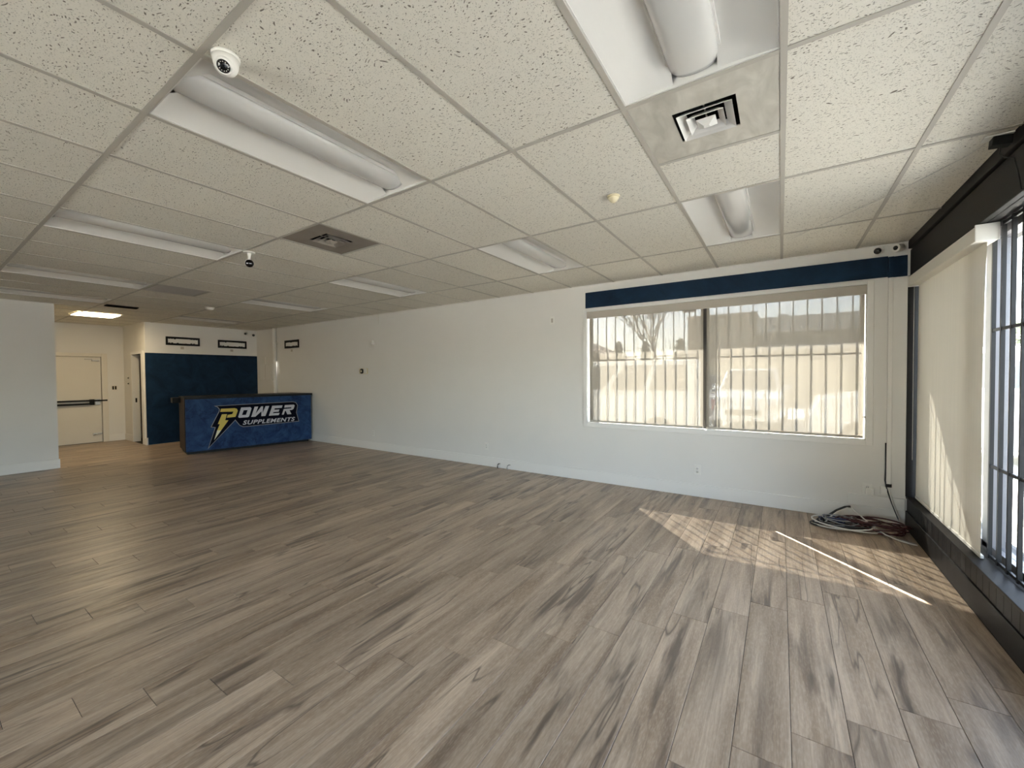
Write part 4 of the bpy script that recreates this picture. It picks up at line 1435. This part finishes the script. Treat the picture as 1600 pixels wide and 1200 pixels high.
# ------------------------------------------------------------------ outside
GZ = -0.12
g = MB().box(-60, 3.3, -60, 90, GZ - 0.3, GZ)
tag(g.build('ground', ASPHALT), 'pale concrete parking lot around the shop', None, None, 'structure')
g = MB().box(3.3, 70, -60, 90, GZ - 0.3, GZ - 0.01)
tag(g.build('street', TARMAC), 'grey street in front of the storefront', None, None, 'structure')
g = MB().box(FX + 0.36, 3.3, -30, 7.2, GZ, GZ + 0.10)
g.box(-20, FX + 0.36, 5.41, 7.0, GZ, GZ + 0.10)
tag(g.build('sidewalk', CONCRETE), 'pale concrete walk along the shop front', None, None, 'structure')
g = MB().box(-14, FX + 0.40, WY + 0.2, WY + 0.2 + 0.86, 2.83, 3.0)
g.box(-14, FX + 0.40, LY - 0.15, WY + 0.2, 2.85, 3.0)
tag(g.build('eave_roof', W_WALL), 'flat roof with the eave over the long wall', None, None, 'structure')


def building():
    b = thing('shop_building', 'long grey flat-roofed building across the lot behind the right shade', 'building', (4.0, 28.0, GZ))
    MB().box(-5.15, 4.4, 0.3, 12, 0, 3.8 - GZ).build('wall', STUCCO_G, b)
    MB().box(-5.15, 4.4, -0.5, 12, 3.78 - GZ, 4.66 - GZ).build('fascia', STUCCO_L, b)
    MB().box(-4.15, -3.6, 1.0, 3.0, 4.66 - GZ, 4.97 - GZ).build('roof_unit', STUCCO_L, b)
    MB().box(-5.15, 4.4, -0.6, 0.1, 2.75 - GZ, 3.05 - GZ).build('awning', STUCCO_L, b)
    for k in range(2):
        f_ = MB().box(-4.2 + 3.2 * k, -2.0 + 3.2 * k, 0.22, 0.31, 0.6, 2.5).build('window', GREY_ALU, b)
        MB().box(-4.1 + 3.2 * k, -2.1 + 3.2 * k, 0.19, 0.23, 0.7, 2.4).build('pane', CAR_GLASS, f_)
    return b


building()
b = thing('tower_block', 'taller tan block of the far building, left of its pale fascia', 'building', (-3.0, 27.6, GZ))
MB().box(-1.9, 1.8, 0, 10, 0, 4.9 - GZ).build('wall', STUCCO_T, b)
MB().box(-1.95, 1.85, -0.06, 10.05, 4.9 - GZ, 5.07 - GZ).build('parapet', STUCCO_T, b)
d_ = MB().box(0.2, 1.2, -0.05, 0.0, 0.0, 2.2).build('door', GREY_ALU, b)
MB().box(0.3, 1.1, -0.07, -0.05, 1.1, 2.0).build('pane', CAR_GLASS, d_)

# cream board fence across the lot
fz = 2.15
b = thing('board_fence', 'cream board fence across the lot behind the parked cars', 'fence', (-6.5, 24.0, GZ))
for k in range(34):
    MB().box(-8.0 + 0.5 * k, -8.0 + 0.5 * k + 0.485, 0, 0.04, 0.05, fz - GZ - 0.1 + 0.02 * (k % 3)).build('board', FENCE_M, b)
for k in range(8):
    MB().box(-8.0 + 2.3 * k, -8.0 + 2.3 * k + 0.12, 0.04, 0.16, 0, fz - GZ).build('post', FENCE_M, b)

hb = MB()
rg = random.Random(4)
for k in range(900):
    x = rg.uniform(2.6, 7.8); z = rg.uniform(0.1, 1.5); y_ = 25.6 + rg.uniform(-0.45, 0.45)
    s = rg.uniform(0.08, 0.22)
    M = Matrix.Translation((x, y_, GZ + z)) @ Matrix.Rotation(rg.uniform(0, 6), 4, 'Z') @ Matrix.Rotation(rg.uniform(0, 3), 4, 'X')
    hb.add([M @ Vector((-s, -s * 0.5, 0)), M @ Vector((s, -s * 0.5, 0)), M @ Vector((s * 0.6, s * 0.6, 0.02)), M @ Vector((-s * 0.6, s * 0.6, -0.02))], [(0, 1, 2, 3)])
hb.box(2.6, 7.8, 25.3, 25.9, GZ, GZ + 1.3)
tag(hb.build('hedge', HEDGE_M), 'low green hedge in front of the grey building', None, None, 'stuff')

h_ = thing('house', 'far house with a brown sloping roof at the left edge of the window', 'house', (-16.5, 34.0, GZ))
MB().box(-4, 4, 0, 7, 0, 2.9).build('wall', STUCCO_T, h_)
MB().prism([(-4.6, 2.85), (4.6, 2.85), (0, 4.9)], -7.4, 0.4, Matrix.Rotation(PI / 2, 4, 'X')).build('roof', ROOF_M, h_)
wd = MB().box(-1.2, 1.2, -0.04, 0.0, 1.0, 2.2).build('window', W_TRIM, h_)
MB().box(-1.1, 1.1, -0.06, -0.03, 1.1, 2.1).build('pane', CAR_GLASS, wd)


def bare_tree(name, label, loc, h, seed, leaf_n, spread=0.55):
    rg = random.Random(seed)
    t_ = thing(name, label, 'tree', loc)
    tr = MB(); tips = []

    def grow(p, d, l, r, lev):
        pts = [p]
        for k in range(3):
            d = (d + Vector((rg.uniform(-.16, .16), rg.uniform(-.16, .16), rg.uniform(-.05, .12)))).normalized()
            p = p + d * l / 3
            pts.append(p)
        tr.tube(pts, [r, r * 0.9, r * 0.78, r * 0.66], 6)
        if lev == 0:
            tips.extend(pts[1:]); return
        for k in range(3 if lev < 4 else 4):
            a = rg.uniform(0, 2 * PI)
            dd = (d + spread * Vector((math.cos(a), math.sin(a), rg.uniform(-0.1, 0.35)))).normalized()
            grow(pts[-1] if k < 2 else pts[2], dd, l * rg.uniform(0.62, 0.82), r * 0.6, lev - 1)

    grow(Vector((0, 0, 0)), Vector((0, 0, 1)), h * 0.30, h * 0.010, 5)
    tr.build('branches', BARK, t_)
    lf = MB()
    for k in range(leaf_n):
        c = tips[rg.randrange(len(tips))] + Vector((rg.gauss(0, .12), rg.gauss(0, .12), rg.gauss(0, .12)))
        s = rg.uniform(0.03, 0.07)
        M = Matrix.Translation(c) @ Matrix.Rotation(rg.uniform(0, 6), 4, 'Z') @ Matrix.Rotation(rg.uniform(0, 3), 4, 'X')
        lf.add([M @ Vector((-s, 0, 0)), M @ Vector((0, -s * .6, 0)), M @ Vector((s, 0, 0)), M @ Vector((0, s * .6, 0.01))], [(0, 1, 2, 3)])
    o_ = lf.build('leaves', LEAF, t_); tag(o_, kind='stuff')
    return t_


bare_tree('bare_tree', 'nearly bare tree showing through the left shade', (-4.9, 21.0, GZ), 7.6, 12, 1300, 0.5)


def conifer(label, loc, h, r):
    t_ = thing('conifer_tree', label, 'tree', loc, 0, 'small dark trees beyond the fence')
    MB().tube([(0, 0, 0), (0, 0, h * 0.9)], [0.12, 0.03], 8).build('trunk', BARK, t_)
    f_ = MB(); rg = random.Random(int(h * 100))
    for k in range(420):
        q = rg.random() ** 0.7
        z = h * (0.15 + 0.85 * q); rr = r * (1 - q) * rg.uniform(0.6, 1.05) + 0.05
        a = rg.uniform(0, 6.28)
        c = Vector((rr * math.cos(a), rr * math.sin(a), z))
        o1 = Vector((math.cos(a), math.sin(a), -0.5)) * 0.3
        s1 = Vector((-math.sin(a), math.cos(a), 0)) * 0.12
        f_.add([c - o1 * 0.4, c + s1, c + o1, c - s1], [(0, 1, 2, 3)])
    o_ = f_.build('foliage', PINE, t_); tag(o_, kind='stuff')


conifer('small dark conifer beyond the fence, left of the bare tree', (-11.2, 33, GZ), 4.3, 0.9)
conifer('dark conifer just beside the foot of the bare tree', (-9.0, 33, GZ), 4.2, 0.8)
conifer('dark conifer between the bare tree and the tan block', (-6.6, 34, GZ), 4.4, 1.1)
t = thing('light_pole', 'thin parking lot light pole left of the tan block', 'pole', (-5.4, 31.0, GZ))
MB().tube([(0, 0, 0), (0, 0, 6.0)], [0.07, 0.045], 8).build('mast', DARK_ALU, t)
MB().box(-0.45, 0.45, -0.15, 0.15, 5.95, 6.10).build('lamp_head', DARK_ALU, t, bevel=0.02)


def car(label, loc, rotz, paint, L, Wd, H, boxy, name='car', cat='car'):
    """nose toward local -X; ground at z = 0"""
    t_ = thing(name, label, cat, loc, rotz)
    hw = Wd / 2
    bl = 0.62 * H
    # side outline of the body below the glass
    lo = [(-L / 2 + 0.05, 0.25), (L / 2 - 0.08, 0.25), (L / 2, 0.5), (L / 2 - 0.03, bl), (-L * 0.18, bl), (-L / 2 + 0.22, bl * 0.86), (-L / 2, 0.55)]
    M = Matrix.Rotation(PI / 2, 4, 'X')
    MB().prism(lo, -hw, hw, M).build('body', paint, t_, bevel=0.07, seg=3)
    # cabin, narrower toward the roof
    rr = L / 2 - (0.06 if boxy else L * 0.16)
    pr = [(-L * 0.22, bl - 0.02), (L / 2 - 0.05, bl - 0.02), (rr - 0.10, H), (-L * 0.06, H)]
    tw = 0.16
    vs = [Vector((x, s * (hw - 0.05 - (tw if z > bl else 0)), z)) for s in (-1, 1) for x, z in pr]
    MB().add(vs, [(0, 1, 2, 3), (7, 6, 5, 4), (0, 4, 5, 1), (1, 5, 6, 2), (2, 6, 7, 3), (3, 7, 4, 0)]).build('cabin', paint, t_, bevel=0.05, seg=3)
    # glass, set just proud of the cabin
    def lerp(a, b, u):
        return a + (b - a) * u
    A, B, Cc, D = [Vector((x, z)) for x, z in pr]
    for s in (-1, 1):
        for u0, u1 in ((0.10, 0.36), (0.40, 0.63), (0.67, 0.90)):
            q = []
            for u, vv in ((u0, 0.10), (u1, 0.10), (u1, 0.86), (u0, 0.86)):
                p = lerp(lerp(A, B, u), lerp(D, Cc, u), vv)
                q.append(Vector((p.x, s * (hw - 0.05 - tw * (vv + 0.02) + 0.008), p.y)))
            g_ = MB().add(q + [p_ - Vector((0, s * 0.02, 0)) for p_ in q], [(0, 1, 2, 3), (7, 6, 5, 4), (0, 4, 5, 1), (1, 5, 6, 2), (2, 6, 7, 3), (3, 7, 4, 0)])
            g_.build('side_window', CAR_GLASS, t_)
    for (P, Q, nm, off) in ((A, D, 'windshield', -0.012), (B, Cc, 'rear_window', 0.012)):
        q = []
        for s, vv in ((-1, 0.08), (1, 0.08), (1, 0.9), (-1, 0.9)):
            p = lerp(P, Q, vv)
            q.append(Vector((p.x + off, s * (hw - 0.15 - tw * vv), p.y + 0.012)))
        MB().add(q + [p_ - Vector((off * 2, 0, 0.02)) for p_ in q], [(0, 1, 2, 3), (7, 6, 5, 4), (0, 4, 5, 1), (1, 5, 6, 2), (2, 6, 7, 3), (3, 7, 4, 0)]).build(nm, CAR_GLASS, t_)
    for x in (-L * 0.31, L * 0.30):
        for s in (-1, 1):
            Mw = Matrix.Translation((x, s * (hw - 0.10), 0.33)) @ Matrix.Rotation(PI / 2, 4, 'X')
            wh = MB().lathe([(0.20, -0.11), (0.31, -0.11), (0.33, -0.08), (0.33, 0.08), (0.31, 0.11), (0.20, 0.11)], 24, Mw).build('wheel', RUBBER, t_)
            MB().lathe([(0.0, -0.105), (0.19, -0.112), (0.205, -0.10), (0.205, 0.10), (0.19, 0.112), (0.0, 0.105)], 16, Mw).build('rim', STEEL, wh)
    for s in (-1, 1):
        MB().box(-L / 2 - 0.01, -L / 2 + 0.16, s * (hw - 0.22) - 0.17, s * (hw - 0.22) + 0.17, 0.60, 0.74).build('headlamp', STEEL, t_, bevel=0.03)
        MB().box(L / 2 - 0.1, L / 2 + 0.012, s * (hw - 0.16) - 0.13, s * (hw - 0.16) + 0.13, 0.72, 0.95).build('tail_lamp', LAMP_RED, t_, bevel=0.02)
        MB().box(-L * 0.15, -L * 0.10, s * (hw + 0.09) - 0.09, s * (hw + 0.09) + 0.09, bl + 0.02, bl + 0.17).build('side_mirror', paint, t_, bevel=0.03)
    MB().box(-L / 2 - 0.012, -L / 2 + 0.1, -0.45, 0.45, 0.42, 0.58).build('front_grille', BLACK_PL, t_, bevel=0.02)
    return t_


car('white van parked side-on outside the left window pane', (-3.75, 10.0, GZ), 0.06, CARW, 4.9, 1.9, 1.88, True)
car('small white car parked facing the shop outside the right window pane', (-0.75, 15.0, GZ), PI / 2 - 0.05, CARW, 4.4, 1.75, 1.72, True)
car('silver car behind the middle post of the big window', (-2.9, 19.0, GZ), PI / 2, CARS, 4.4, 1.75, 1.5, False)
car('white van at the right edge of the big window', (2.75, 11.0, GZ), -0.04, CARW, 4.6, 1.9, 2.0, True)
car('teal car parked outside the storefront bars', (5.0, 15.3, GZ), 0.2, CARB, 4.4, 1.75, 1.45, False)
car('silver car far out beyond the storefront bars', (10.2, 27.0, GZ), PI / 2, CARS, 4.4, 1.75, 1.5, False)


def leafy_tree(label, loc, h, r, seed):
    t_ = thing('leafy_tree', label, 'tree', loc, 0, 'street trees beyond the storefront')
    MB().tube([(0, 0, 0), (0.05, 0, h * 0.4), (0, 0.05, h * 0.75)], [0.16, 0.12, 0.05], 8).build('trunk', BARK, t_)
    f_ = MB(); rg = random.Random(seed)
    for k in range(1400):
        v3 = Vector((rg.gauss(0, 1), rg.gauss(0, 1), rg.gauss(0, 1))).normalized() * r * rg.uniform(0.55, 1.0)
        c = Vector((v3.x, v3.y, h * 0.68 + v3.z * 0.75))
        s = rg.uniform(0.10, 0.2)
        M = Matrix.Translation(c) @ Matrix.Rotation(rg.uniform(0, 6), 4, 'Z') @ Matrix.Rotation(rg.uniform(0, 3), 4, 'X')
        f_.add([M @ Vector((-s, 0, 0)), M @ Vector((0, -s * .6, 0)), M @ Vector((s, 0, 0)), M @ Vector((0, s * .6, 0.02))], [(0, 1, 2, 3)])
    o_ = f_.build('foliage', HEDGE_M, t_); tag(o_, kind='stuff')


leafy_tree('round green street tree beyond the teal car', (11.5, 36.0, GZ), 4.6, 1.9, 31)
leafy_tree('second round green street tree farther along the street', (17.0, 44.0, GZ), 5.2, 2.3, 32)
